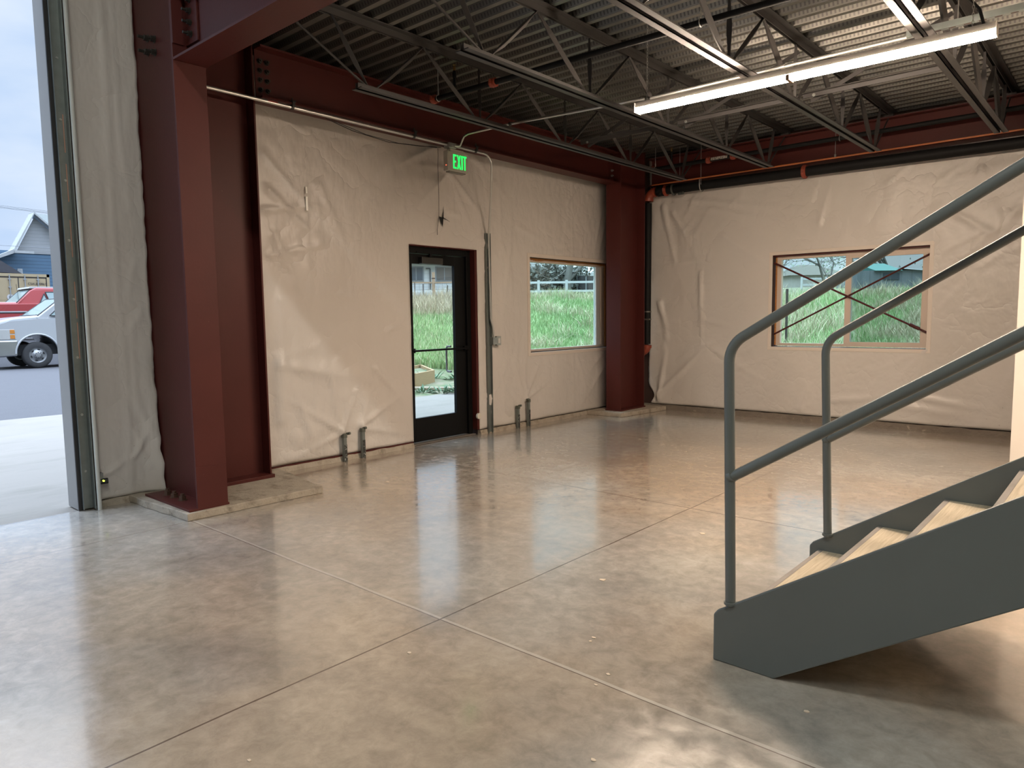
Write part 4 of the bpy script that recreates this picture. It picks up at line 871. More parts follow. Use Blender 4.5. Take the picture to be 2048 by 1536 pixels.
# terrain grid (hole where the building stands)
def terrain(name, xs, ys, keep, m, dz=0):
    mb = MB(); idx = {}
    for i, x in enumerate(xs):
        for j, y in enumerate(ys):
            idx[i, j] = len(mb.v); mb.v.append((x, y, ground(x, y)+dz))
    for i in range(len(xs)-1):
        for j in range(len(ys)-1):
            cx, cy = (xs[i]+xs[i+1])/2, (ys[j]+ys[j+1])/2
            if keep(cx, cy): mb.face((idx[i, j], idx[i+1, j], idx[i+1, j+1], idx[i, j+1]), True)
    return mb.build(name, m)
def lin(a, b, n): return [a+(b-a)*i/n for i in range(n+1)]
XS1 = lin(-90, -46, 12)[:-1]+lin(-46, -6.21, 66)+lin(-5.4, 24, 34)
YS1 = lin(-30, -4, 10)[:-1]+lin(-4, 9.72, 24)+lin(10.3, 50, 66)+lin(52, 110, 14)
bank = terrain('ground_bank', XS1, YS1, lambda x, y: not (x > -6.21 and y < 9.72) and (y/max(.5, -x) > .5 or x > 0) and not (x > -9.4 and y < 9.2 and x < -6), EARTH)
struct(bank)
struct(terrain('ground_asphalt', XS1, YS1, lambda x, y: x < -12.5 and y/max(.5, -x) <= .5, ASPH))
struct(MB().box((-12.6, -9, -.15), (-5.97, 6.2, -.012)).box((-9.9, 4.6, -.15), (-6.2, 9.3, -.010)).build('ground_apron', APRON))
o = B((-23.6, 7.62, -.019), (-23.4, 8.6, -.014)).build('parking_stripe', mat('faded_yellow_paint', (.6, .46, .22), .8)); tag(o, 'faded yellow parking stripe on the asphalt beside the white truck', 'stripe')

# ---- grass, weeds
def blades(name, n, region, hmin, hmax, wid, cols, label, lean=.5, seed=3, dens=None):
    random.seed(seed); verts = []; faces = []; fc = []
    k = 0
    while k < n:
        x, y = region()
        if dens and random.random() > dens(x, y): continue
        z = ground(x, y); h = random.uniform(hmin, hmax)*(1+.5*noise.noise(Vector((x*.6, y*.6, 3)))); a = random.uniform(0, 2*pi); l_ = random.uniform(.05, lean)*h
        b = random.uniform(0, 2*pi); w = wid*random.uniform(.6, 1.3); ux, uy = cos(b)*w/2, sin(b)*w/2; cx, cy = cos(a)*l_, sin(a)*l_; i = len(verts)
        verts += [(x-ux, y-uy, z-.02), (x+ux, y+uy, z-.02), (x+ux*.8+cx*.35, y+uy*.8+cy*.35, z+h*.6), (x-ux*.8+cx*.35, y-uy*.8+cy*.35, z+h*.6), (x+cx, y+cy, z+h)]
        faces += [(i, i+1, i+2, i+3), (i+3, i+2, i+4)]; c = random.choice(cols); fc += [c, c]; k += 1
    me = bpy.data.meshes.new(name); me.from_pydata(verts, [], faces)
    me.polygons.foreach_set('material_index', fc); 
    return me
def gm(name, c): return _mat(name, c, .8, var=.3, scale=1.2, spec=.15)
G = [gm('grass_green_a', (.25, .38, .15)), gm('grass_green_b', (.38, .50, .25)), gm('grass_green_c', (.16, .27, .10)), gm('straw_a', (.50, .46, .31)), gm('straw_b', (.36, .30, .20))]
def sector(t0, t1, d0, d1):
    def f():
        while True:
            # points outside the building seen through the door and left window
            r = random.uniform(d0, d1)*random.random()**.35; th = atan2(1, random.uniform(t0, t1)); 
            x = -cos(pi/2-th)*0; 
            t_ = random.uniform(t0, t1); x = -r/sqrt(1+t_*t_); y = -x*t_
            if dbld(x, y) > 3.2: return x, y
    return f
def make_grass(name, n, reg, hmin, hmax, wid, cols, label, cat='grass', **k):
    me = blades(name, n, reg, hmin, hmax, wid, cols, label, **k)
    for g in G: me.materials.append(g)
    o = bpy.data.objects.new(name, me); COL.objects.link(o); tag(o, label, cat, kind='stuff'); return o
patch = lambda x, y: .25+.9*sstep(-.25, .3, noise.noise(Vector((x*.45, y*.45, 5))))
notbox = lambda x, y: 0 if ((dbld(x, y) < 5.6 and x < -8) or math.hypot(x+11.6, y-10.2) < 1.6) else 1
make_grass('grass', 42000, sector(.78, 1.08, 14, 27), .22, .40, .020, [0, 0, 1, 1, 2, 3], 'tall green grass on the bank behind the glass door', seed=3, dens=notbox)
make_grass('grass', 42000, sector(1.08, 1.62, 12, 36), .18, .34, .020, [0, 0, 1, 1, 2, 1], 'tall green grass on the bank outside the left wall window', seed=4)
make_grass('grass', 42000, sector(2.3, 6.2, 12, 34), .20, .40, .020, [0, 1, 1, 2, 0, 3], 'long green grass outside the back wall window', seed=5)
mound = lambda x, y: sstep(.02, .35, noise.noise(Vector((x*.8, y*.8, 15))))
make_grass('dry_grass', 5200, sector(1.08, 1.62, 14, 34), .35, .62, .014, [3, 3, 4], 'dry straw stalks scattered through the grass outside the left window', lean=1.2, seed=6, dens=mound)
make_grass('dry_grass', 8500, sector(2.3, 6.2, 14, 36), .4, .75, .014, [3, 3, 4], 'dry straw stalks in the grass outside the back window', lean=.8, seed=7, dens=mound)
ridge = lambda x, y: sstep(24.2, 26, math.hypot(x, y))
make_grass('dry_grass', 7000, sector(.78, 1.08, 25, 31), .35, .85, .020, [3, 4, 4], 'brown dry grass strip below the wooden fence', lean=.5, seed=8, dens=lambda x, y: sstep(24.0, 26.0, math.hypot(x, y)))
make_grass('dry_grass', 5000, sector(1.08, 1.62, 31, 36), .3, .6, .016, [3, 4, 1], 'pale dry grass along the foot of the white rail fence', lean=.5, seed=9, dens=lambda x, y: sstep(30, 32.5, math.hypot(x, y)))
# broad-leaf weeds by the slab
def weed(x, y, s, seed, label):
    random.seed(seed); mb = MB(); z = ground(x, y)
    for i in range(34):
        a = random.uniform(0, 2*pi); e = random.uniform(.2, 1.2); l_ = s*random.uniform(.4, 1.); r = random.uniform(0, s*.5)
        p = Vector((x+cos(a)*r, y+sin(a)*r, z)); d = Vector((cos(a)*cos(e), sin(a)*cos(e), sin(e))); u = d.cross(Vector((0, 0, 1)))  .normalized()*l_*.11; k = len(mb.v)
        mb.v += [tuple(p), tuple(p+d*l_*.55+u), tuple(p+d*l_+Vector((0, 0, -l_*.15))), tuple(p+d*l_*.55-u)]; mb.face((k, k+1, k+2, k+3))
    o = mb.build('weed_clump', gm('weed_leaf', (.15, .23, .15))); tag(o, label, 'weed', 'weeds by the outdoor slab')
for i, (x, y, s) in enumerate([(-10.4, 8.75, .18), (-10.15, 8.98, .22), (-9.85, 9.2, .24), (-9.62, 9.45, .34), (-11.6, 10.5, .34), (-11.2, 10.85, .30)]):
    weed(x, y, s, 20+i, 'leafy green weed clump behind the glass door, '+['leftmost and smallest at the slab edge', 'second from the left at the slab edge', 'third from the left at the slab edge', 'rightmost and tallest at the slab edge', 'left one beyond the plank', 'right one beyond the plank'][i])
def wood(name, c): return mat(name, c, .8, var=.18, scale=6, stretch=(1, 1, 8))
WD = wood('weathered_pine', (.58, .40, .20))
zb0 = ground(-11.0, 9.9)
o = MB(); 
o.bar((-10.9, 8.98, .05), (-9.65, 9.80, .045), .14, .04); o = o.build('timber_plank', wood('pale_plank', (.62, .52, .36))); tag(o, 'pale wooden plank lying in the weeds behind the glass door', 'plank')
t = thing('planter_box', 'orange wooden raised bed box in the grass behind the glass door', 'planter box', (-13.3, 11.5, .2))
gz = .0
cs = [(-10.86, 9.38), (-11.26, 10.25), (-12.85, 11.29), (-12.4, 10.3)]
for i in range(4):
    a = cs[i]; b = cs[(i+1) % 4]; mb = MB(); mb.bar((a[0], a[1], gz+.16), (b[0], b[1], gz+.16), .05, .30); mb.build('board', WD, t)
MB().prism([(x*.97-.35, y*.97+.31, gz+.0) for x, y in cs], (0, 0, .24)).build('soil', EARTH, t)

# ---- fences
WH_ = mat('white_fence_vinyl', (.98, 1., 1.), .5, var=.03)
def rail_fence(p0, p1, n, label, h=1.22, rails=(.95, .45), m=WH_, pw=.13, base=None):
    p0 = Vector((*p0, 0)); p1 = Vector((*p1, 0)); t = thing('rail_fence', label, 'fence', ((p0.x+p1.x)/2, (p0.y+p1.y)/2, 0))
    for i in range(n+1):
        p = p0+(p1-p0)*i/n; z = ground(p.x, p.y) if base is None else base; B((p.x-pw/2, p.y-pw/2, z-.3), (p.x+pw/2, p.y+pw/2, z+h)).build('post', m, t)
    for r in rails:
        for i in range(n):
            a = p0+(p1-p0)*i/n; b = p0+(p1-p0)*(i+1)/n; za = (ground(a.x, a.y) if base is None else base)+r; zb_ = (ground(b.x, b.y) if base is None else base)+r
            MB().bar((a.x, a.y, za), (b.x, b.y, zb_), .05, .15).build('rail', m, t)
    return t
rr = Vector((.750, .661, 0)); ff = Vector((-.661, .750, 0))
def F3(p, a, d, z=0): q = Vector((p[0], p[1], 0))+rr*a+ff*d; return Vector((q.x, q.y, z))
PF = (-30.38, 40.42); f0 = F3(PF, -1.97*3, 0); f1 = F3(PF, 1.97*3, 0)
rail_fence((f0.x, f0.y), (f1.x, f1.y), 6, 'white ranch rail fence along the bank outside the left window', 1.13, (.97, .35), base=2.82)
rail_fence((-29.9, 22.9), (-25.6, 27.0), 3, 'white rail fence in front of the white house behind the door', 1.0, (.85, .4), base=1.95, pw=.1)
f0 = F3((-41.0, 49.9), -2.2, 0); f1 = F3((-41.0, 49.9), 1.6, 0); rail_fence((f0.x, f0.y), (f1.x, f1.y), 2, 'smaller white rail fence further back at the left of the left window view', 1.2, (1.05, .45), base=2.95)
t = thing('wooden_fence', 'wood and wire garden fence on the bank behind the glass door', 'fence', (-22.5, 20.5, 2))
PW = wood('fence_post_wood', (.60, .42, .27))
fp = [(-23.9, 19.45), (-22.5, 20.6), (-21.3, 21.75)]
for i, (x, y) in enumerate(fp):
    z = ground(x, y); zt2 = 3.34 if i < 2 else 3.12; B((x-.045, y-.045, z-.3), (x+.045, y+.045, zt2)).build('post', PW, t); B((x-.05, y-.05, 3.06), (x+.05, y+.05, 3.10)).build('post_band', DARKGAP, t)
for i in range(2):
    (xa, ya), (xb_, yb_) = fp[i], fp[i+1]; MB().bar((xa, ya, 2.90+.03*(1-i)), (xb_, yb_, 2.90), .05, .06).build('rail', PW, t)
mb = MB()
for i in range(19):
    f = i/18*2; k = min(1, int(f)); q = f-k; x = fp[k][0]+(fp[k+1][0]-fp[k][0])*q; y = fp[k][1]+(fp[k+1][1]-fp[k][1])*q; mb.cyl((x, y, 1.8), (x, y, 2.88), .005, 4)
for z in (2.1, 2.35, 2.6, 2.85): mb.tube([(fp[0][0], fp[0][1], z), (fp[1][0], fp[1][1], z), (fp[2][0], fp[2][1], z)], .006, 4)
mb.build('wire_mesh', mat('fence_wire', (.12, .13, .13), .6, .5), t)
for i, (x, y, h, c) in enumerate([(-23.3, 19.6, 1.15, 0), (-22.9, 19.9, .8, 0), (-22.6, 20.1, .75, 0), (-21.75, 20.7, .75, 0), (-21.6, 20.9, .85, 1), (-21.35, 21.1, 1.35, 1)]):
    z = ground(x, y)+.1; o = MB().cyl((x, y, z-.3), (x, y, z+h), .022, 6).build('stake', mat('green_stake', (.03, .14, .11), .6) if c else mat('dark_stake', (.10, .08, .07), .8))
    tag(o, ['dark garden stake by the wooden fence, leftmost of four', 'dark garden stake by the wooden fence, second from left', 'dark garden stake by the wooden fence, third from left', 'dark garden stake right of the tall wooden post', 'shorter green metal garden stake in the dry grass', 'tall green metal garden stake, rightmost by the fence'][i], 'stake', ['dark stakes', 'green stakes'][c]+' in the dry grass strip')
z = ground(-6.7, 18.15)
o = MB().box((-6.73, 18.13, z-.3), (-6.67, 18.15, 2.03)).box((-6.705, 18.15, z-.3), (-6.695, 18.19, 2.03)).build('metal_post', mat('rusty_post', (.10, .075, .06), .8)); tag(o, 'rusty metal fence post in the grass outside the back window', 'post')

# ---- bare trees
BARK = mat('grey_bark', (.30, .28, .25), .9, var=.3, scale=8)
def tree(x, y, z, h, r, seed, label, depth=5, spread=.55, m=BARK, leaf=None, lm=None, name='bare_tree', twigs=3):
    random.seed(seed); mb = MB(); lv = MB()
    def grow(p, d, l_, r_, k):
        n = 3; pts = [p]; dd = d.copy()
        for i in range(n):
            dd = (dd+Vector((random.gauss(0, .12), random.gauss(0, .12), random.gauss(.04, .08)))).normalized(); pts.append(pts[-1]+dd*l_/n)
        mb.tube(pts, r_, 5 if k < depth-1 else 3, cap=False, rs=[r_, r_*.85, r_*.72, r_*.6])
        if k == 0 or l_ < .12:
            return
        for i in range(twigs if k < depth else 4):
            a = random.uniform(0, 2*pi); e = random.uniform(.3, 1)*spread*1.6
            u = dd.orthogonal().normalized(); v = dd.cross(u); nd = (dd*cos(e)+(u*cos(a)+v*sin(a))*sin(e)).normalized()
            q = pts[random.choice((1, 2, 3, 3))] if i else pts[3]
            grow(q, nd, l_*random.uniform(.62, .85), r_*.55, k-1)
        if leaf and k <= 2:
            for _ in range(leaf):
                c = pts[-1]+Vector((random.gauss(0, .35), random.gauss(0, .35), random.gauss(0, .35))); u = Vector((random.gauss(0, 1), random.gauss(0, 1), random.gauss(0, 1))).normalized(); v = u.orthogonal().normalized(); s = .09; j = len(lv.v)
                lv.v += [tuple(c-u*s), tuple(c+v*s*.5), tuple(c+u*s), tuple(c-v*s*.5)]; lv.face((j, j+1, j+2, j+3))
    t = thing(name, label, 'tree', (x, y, z))
    grow(Vector((x, y, z)), Vector((0, 0, 1)), h*.3, r, depth); mb.build('trunk_and_branches', m, t)
    if leaf: o = lv.build('foliage', lm, t)
    return t
YL = gm('yellow_bud_leaf', (.42, .46, .16)); DKL = gm('dark_evergreen_leaf', (.07, .11, .07)); GYL = gm('grey_green_leaf', (.20, .26, .17))
tree(-32.8, 43.8, 2.6, 15, .42, 31, 'big bare tree with thick trunk behind the white rail fence', 6, .6)
tree(-37.9, 47.3, 2.6, 12, .34, 32, 'spreading bare tree on the left behind the white rail fence', 6, .75)
tree(-16.5, 52.6, 2.2, 8.5, .16, 33, 'bare bushy tree outside the left pane of the back window', 5, .45, leaf=3, lm=GYL)
tree(-18.6, 48.4, 2.2, 8, .12, 34, 'thin bare tree at the left edge of the back window view', 5, .6)
tree(-13.4, 58.0, 2.4, 10, .2, 35, 'bare tree standing behind the shed outside the back window', 5, .6, leaf=7, lm=GYL)
tree(-9.5, 58.0, 2.4, 10, .2, 36, 'bare tree right of the shed outside the back window', 5, .6, leaf=4, lm=GYL)
tree(-22.6, 26.2, 2.2, 9, .12, 38, 'young bare tree with branches crossing the top of the door glass', 5, .7)
tree(-61, 9.6, 0, 12, .2, 41, 'bare tree with twigs at the left photo edge beyond the house', 6, .7)
def hedge(x0, y0, x1, y1, z, h, w, n, seed, label, m):
    random.seed(seed); mb = MB()
    for i in range(n):
        f = random.random(); c = Vector((x0+(x1-x0)*f+random.gauss(0, w), y0+(y1-y0)*f+random.gauss(0, w), z+h*random.random()**1.2*(1+.35*noise.noise(Vector((f*9, seed, 0)))))); u = Vector((random.gauss(0, 1), random.gauss(0, 1), random.gauss(0, 1))).normalized(); v = u.orthogonal().normalized(); s = random.uniform(.09, .2); j = len(mb.v)
        mb.v += [tuple(c-u*s), tuple(c+v*s*.6), tuple(c+u*s), tuple(c-v*s*.6)]; mb.face((j, j+1, j+2, j+3))
    o = mb.build('shrub_row', m); tag(o, label, 'shrub', kind='stuff'); return o
hedge(-37.8, 43.0, -33.6, 46.6, 2.6, 2.7, .6, 7000, 5, 'dark twiggy shrubs behind the white rail fence', gm('dark_twig', (.15, .155, .135)))
hedge(-12, 64, -2, 64, 2.2, 3.4, 1.2, 3000, 6, 'hazy grey trees far beyond the back window', gm('far_tree_grey', (.24, .27, .24)))

# ---- buildings beyond
# white house behind the door
t = thing('white_house', 'white sided house with two dark windows behind the glass door view', 'house', (-35, 30, 2))
SW = siding_mat('white_lap_siding', (.95, .97, .97), .28, .82)
e1 = Vector((.62, .785, 0)).normalized(); n1 = Vector((.785, -.62, 0))
def hb(a, b, za, zb_, d0, d1, name, m, par=t, o0=Vector((-34.5, 30.2, 0))):
    P = [o0+e1*a+n1*d0, o0+e1*b+n1*d0, o0+e1*b+n1*d1, o0+e1*a+n1*d1]
    mb = MB(); mb.prism([(p.x, p.y, za) for p in P], (0, 0, zb_-za)); return mb.build(name, m, par)
hb(-1.6, 3.7, 1.2, 4.95, 0, -8, 'wall', SW)
R0 = Vector((-34.5, 30.2, 0)); mb = MB()
q = [R0+e1*(-2.1)+n1*.6, R0+e1*4.1+n1*.6]; mb.prism([(q[0].x, q[0].y, 4.85), (q[0].x, q[0].y, 5.0), tuple(Vector((q[0].x, q[0].y, 0))-n1*4.6+Vector((0, 0, 6.4))), tuple(Vector((q[0].x, q[0].y, 0))-n1*9.2+Vector((0, 0, 5.0)))], tuple(q[1]-q[0])); mb.build('roof', mat('tan_shingles', (.75, .62, .55), .9, var=.15, scale=20), t)
DW = mat('dark_house_glass', (.16, .19, .22), .15, var=.2, scale=1.5)
for a, b, z0_, z1_, m_ in ((-1.0, .42, 3.72, 4.66, DW), (1.15, 2.9, 3.72, 4.66, mat('brown_house_glass', (.24, .22, .2), .2))):
    w = hb(a, b, z0_, z1_, .06, 0, 'window', mat('grey_window_trim', (.35, .37, .4), .6)); hb(a+.08, b-.08, z0_+.08, z1_-.08, .08, .05, 'pane', m_, w)
    for f in (.33, .66): hb(a+(b-a)*f-.03, a+(b-a)*f+.03, z0_+.08, z1_-.08, .10, .07, 'mullion', mat('grey_window_trim', (.35, .37, .4), .6), w)
hb(.78, .86, 3.1, 4.5, .12, .04, 'downspout', mat('dark_downspout', (.12, .13, .14), .6)); hb(.55, .84, 4.5, 4.57, .14, .04, 'downspout', mat('dark_downspout', (.12, .13, .14), .6))
hb(-.9, 3.1, 2.3, 2.85, .9, .8, 'low_wall', mat('grey_low_wall', (.42, .43, .44), .8))
# dark board fence and white roofed shed behind left window
t = thing('board_fence', 'dark grey weathered board fence behind the white rail fence', 'fence', (-21, 34, 2))
mb = MB(); a = Vector((-35.3, 47.3, 0)); b = Vector((-28.0, 41.9, 0))
for i in range(48):
    p = a+(b-a)*i/48; q = a+(b-a)*(i+.93)/48; zz = 4.78-.75*i/48; mb.bar((p.x, p.y, zz-1.1), (q.x, q.y, zz-1.1), .02, 2.2 + .03*(i % 3))
mb.build('boards', mat('dark_weathered_board', (.13, .12, .12), .9, var=.4, scale=2), t)
for i in range(1, 4):
    p = a+(b-a)*i/4; B((p.x+.03, p.y-.16, 2.4), (p.x+.14, p.y-.05, 4.75-.19*i)).build('post', mat('pale_fence_post', (.5, .53, .54), .8), t)
t = thing('white_shed', 'long white roofed shed above the dark board fence', 'shed', (-22, 44, 2))
s0 = F3((-40.0, 53.7), 0, 0); mb = MB(); mb.prism([tuple(F3((-40., 53.7), 0, 0, 5.1)), tuple(F3((-40., 53.7), 0, 0, 5.4)), tuple(F3((-40., 53.7), 0, 5, 6.7)), tuple(F3((-40., 53.7), 0, 5, 5.1))], tuple(rr*9-ff*1.0)); mb.build('roof', mat('white_metal_roof', (.95, .97, .98), .6), t); mb = MB(); mb.prism([tuple(F3((-40., 53.7), .2, .3, 2)), tuple(F3((-40., 53.7), .2, .3, 5.2)), tuple(F3((-40., 53.7), .2, 4.7, 5.2)), tuple(F3((-40., 53.7), .2, 4.7, 2))], tuple(rr*8.6-ff*1.0)); mb.build('wall', mat('grey_shed_wall', (.34, .36, .37), .8), t)
# teal roofed shed + brown roofed barn beyond back window
t = thing('teal_shed', 'grey shed with teal metal roof outside the right pane of the back window', 'shed', (-9, 47, 2))
Q = (-12.7, 49.4); mb = MB(); mb.prism([tuple(F3(Q, -.1, -.2, 4.02)), tuple(F3(Q, -.1, 2.2, 4.62)), tuple(F3(Q, -.1, 4.6, 4.02))], tuple(rr*1.75)); mb.build('roof', mat('teal_metal_roof', (.10, .33, .28), .5, var=.05), t)
mb = MB(); mb.prism([tuple(F3(Q, 1.65, -.2, 4.12)), tuple(F3(Q, 1.65, 2.2, 4.42)), tuple(F3(Q, 1.65, 4.6, 4.12))], tuple(rr*3.2+Vector((0, 0, -.28)))); mb.build('grey_roof', mat('grey_metal_roof', (.38, .40, .40), .6), t)
mb = MB(); mb.prism([tuple(F3(Q, -.8, 0, 2.2)), tuple(F3(Q, 4.5, 0, 2.2)), tuple(F3(Q, 4.5, 4.4, 2.2)), tuple(F3(Q, -.8, 4.4, 2.2))], (0, 0, 1.84)); mb.build('wall', siding_mat('grey_barn_boards', (.32, .36, .38), .5, .8, 'X'), t); MB().prism([tuple(F3(Q, .5, -.05, 3.45)), tuple(F3(Q, 1.5, -.05, 3.45)), tuple(F3(Q, 1.5, -.05, 3.85)), tuple(F3(Q, .5, -.05, 3.85))], tuple(ff*.04)).build('window', mat('dark_barn_opening', (.10, .12, .14), .6), t)
t = thing('low_barn', 'low pale building with brown grey roof outside the left pane of the back window', 'building', (-21, 63, 2))
Q2 = (-20.4, 62.7); mb = MB(); k = 0
for a_, d_, z_ in ((-2.6, 0, 4.6), (2.7, 0, 4.6), (2.7, 6, 4.6), (-2.6, 6, 4.6), (-.7, 3, 5.65), (.7, 3, 5.65)): mb.v.append(tuple(F3(Q2, a_, d_, z_)))
for f_ in ((0, 1, 5, 4), (1, 2, 5), (2, 3, 4, 5), (3, 0, 4), (3, 2, 1, 0)): mb.face(f_)
mb.build('roof', mat('brown_grey_roof', (.17, .15, .115), .9, var=.2), t); mb = MB(); mb.prism([tuple(F3(Q2, -2.3, .3, 2.4)), tuple(F3(Q2, 2.4, .3, 2.4)), tuple(F3(Q2, 2.4, 5.7, 2.4)), tuple(F3(Q2, -2.3, 5.7, 2.4))], (0, 0, 2.3)); mb.build('wall', mat('pale_barn_wall', (.72, .68, .62), .8), t)
f0 = F3(Q2, -4, -6); f1 = F3(Q2, 3.5, -6); rail_fence((f0.x, f0.y), (f1.x, f1.y), 4, 'far white rail fence outside the back window', 1.2, (1.05, .6), base=2.95)

# ---- shipping container
t = thing('shipping_container', 'sand coloured shipping container with locking bars behind the red truck', 'container', (-37, 8.7, .85))
CT = mat('container_sand_paint', (.56, .46, .28), .55, var=.08, scale=3)
zc = .86; zt_ = 3.44; y0c, y1c = 7.60, 9.83
B((-40.5, y0c+.03, zc+.1), (-34.58, y1c-.03, zt_-.02)).build('body', siding_mat('container_corrugation', (.54, .44, .27), .28, .75, 'X'), t)
for a, b in (((-34.6, y0c, zc), (-34.5, y0c+.12, zt_)), ((-34.6, y1c-.10, zc), (-34.5, y1c, zt_)), ((-34.6, y0c, zt_-.12), (-34.5, y1c, zt_)), ((-34.6, y0c, zc), (-34.5, y1c, zc+.15))): B(a, b).build('frame_rail', CT, t)
for s in (0, 1):
    ya = y0c+.13+s*1.0; yb_ = ya+.97
    d = MB(); d.box((-34.58, ya, zc+.16), (-34.52, yb_, zt_-.14))
    for i, (za, zz) in enumerate(((.25, .75), (.85, 1.35), (1.5, 2.35))): d.box((-34.525, ya+.08, zc+za), (-34.515, yb_-.08, zc+zz))
    d = d.build('door', CT, t, .01)
    for f in (.22, .70):
        mb = MB(); mb.cyl((-34.48, ya+f*.97, zc+.05), (-34.48, ya+f*.97, zt_-.05), .02, 8)
        for z in (zc+.3, zc+1.1, zc+2.0, zt_-.25): mb.box((-34.52, ya+f*.97-.05, z), (-34.47, ya+f*.97+.05, z+.05))
        mb.build('locking_bar', mat('galvanised_bar', (.52, .56, .58), .5, .4), d)
B((-34.53, y0c+1.10, zc+.16), (-34.515, y0c+1.13, zt_-.14)).build('door_gasket', RUBBER, t)
B((-34.53, y0c+.12, zt_-.165), (-34.51, y1c-.1, zt_-.135)).build('door_gasket', RUBBER, t); B((-34.53, y1c-.125, zc+.2), (-34.51, y1c-.10, zt_-.14)).build('door_gasket', RUBBER, t)
def text(s, size, x, y, z, m, parent, name='lettering'):
    c = bpy.data.curves.new(name, 'FONT'); c.body = s; c.size = size; c.extrude = .002; o = bpy.data.objects.new(name, c); COL.objects.link(o); c.materials.append(m)
    o.matrix_world = Matrix(((0, 0, 1, x), (1, 0, 0, y), (0, 1, 0, z), (0, 0, 0, 1)))
    me = bpy.data.meshes.new_from_object(o); bpy.data.objects.remove(o); o = bpy.data.objects.new(name, me); COL.objects.link(o)
    me.transform(Matrix(((0, 0, 1, x), (1, 0, 0, y), (0, 1, 0, z), (0, 0, 0, 1))))
    o.parent = parent; o.matrix_parent_inverse = Matrix.Translation(-parent.location) if parent.location.length else Matrix.Identity(4); return o
LT = mat('dark_stencil_paint', (.08, .07, .06), .7)
text('CSAU', .125, -34.505, 9.04, 3.0, LT, t); text('200861', .125, -34.505, 9.33, 3.0, LT, t); text('0', .125, -34.505, 9.745, 3.0, LT, t); text('22G1', .125, -34.505, 9.36, 2.84, LT, t)
mb = MB(); mb.cyl((-34.505, 8.40, 2.48), (-34.498, 8.40, 2.48), .12, 20); o = mb.build('round_sticker', mat('white_sticker', (.75, .77, .78), .6), t); MB().cyl((-34.497, 8.40, 2.48), (-34.494, 8.40, 2.48), .055, 6).build('sticker_mark', mat('blue_grey_mark', (.18, .26, .32), .6), o)

# ---- blue house
t = thing('blue_house', 'blue sided house with white gable behind the shipping container', 'house', (-53, 14, 1))
BS = siding_mat('blue_lap_siding', (.115, .225, .36), .21, .55); GS = siding_mat('white_gable_siding', (.50, .52, .54), .21, .82)
SH = mat('grey_green_shingles', (.22, .25, .245), .9, var=.25, scale=12); TR = mat('white_house_trim', (.55, .58, .59), .6)
B((-62, 12.25, .8), (-52, 20, 5.85)).build('wall', BS, t)
MB().prism([(-52.02, 13.15, 5.8), (-52.02, 16.6, 5.8), (-52.02, 14.22, 7.95)], (.08, 0, 0)).prism([(-52.0, 13.25, 5.72), (-52.0, 17, 5.72), (-52.0, 17, 6.2), (-52.0, 13.35, 5.9)], (.05, 0, 0)).build('gable', GS, t)
# rakes with soffit
mb = MB(); mb.prism([(-52.6, 12.95, 5.72), (-52.6, 14.12, 8.12), (-52.6, 14.12, 8.22), (-52.6, 12.82, 5.72)], (1.1, 0, 0)); mb.prism([(-52.6, 14.12, 8.12), (-52.6, 17.0, 5.45), (-52.6, 17.0, 5.6), (-52.6, 14.12, 8.24)], (1.1, 0, 0)); mb.build('rake_trim', TR, t)
mb = MB(); mb.prism([(-57.5, 15.7, 8.92), (-57.5, 24, 8.92), (-52.4, 24, 5.6), (-52.4, 17.0, 5.6)], (0, 0, -.1)); mb.build('roof', SH, t)
mb = MB(); mb.prism([(-51.4, 13.1, 5.75), (-51.4, 11.4, 5.0), (-51.4, 11.4, 5.15), (-51.4, 13.0, 5.95)], (-9, 0, 0)); mb.box((-51.5, 12.9, 5.66), (-51.3, 13.9, 5.82)); mb.build('eave', TR, t)
for ya, yb_, za, zz in ((12.34, 12.62, 4.1, 4.92), (13.12, 13.38, 4.05, 4.76)):
    w = B((-52, ya, za), (-51.93, yb_, zz)).build('window', TR, t); B((-51.93, ya+.05, za+.05), (-51.92, yb_-.05, zz-.05)).build('pane', mat('pale_window_glass', (.45, .5, .55), .2), w)
t = thing('dark_roof_house', 'dark shingled roof showing at the left edge above the container', 'house', (-44, 9, 1))
mb = MB(); mb.prism([(-44, 8.2, 4.1), (-44, 9.4, 5.0), (-44, 9.9, 5.0), (-44, 11.3, 4.0)], (-6, 0, 0)); mb.build('roof', mat('charcoal_shingles', (.085, .085, .10), .9, var=.2), t); B((-50, 8.4, .8), (-44.3, 11.0, 4.1)).build('wall', mat('tan_wall', (.4, .36, .3), .8), t)
for i, (z0_, z1_) in enumerate(((8.24, 8.17), (8.16, 8.10), (8.10, 8.05), (5.93, 5.97))):
    o = MB().cyl((-50, 4, z0_+.3*(i < 3)), (-50, 22, z1_-.3*(i < 3)), .012, 5).build('power_line', mat('wire_grey', (.3, .32, .36), .7)); tag(o, ['topmost thin wire crossing the sky above the blue house', 'middle thin wire crossing the sky above the blue house', 'lowest thin wire of three above the blue house'][i] if i < 3 else 'lone low wire beside the blue house eave', 'power line', 'overhead wires' if i < 3 else None)

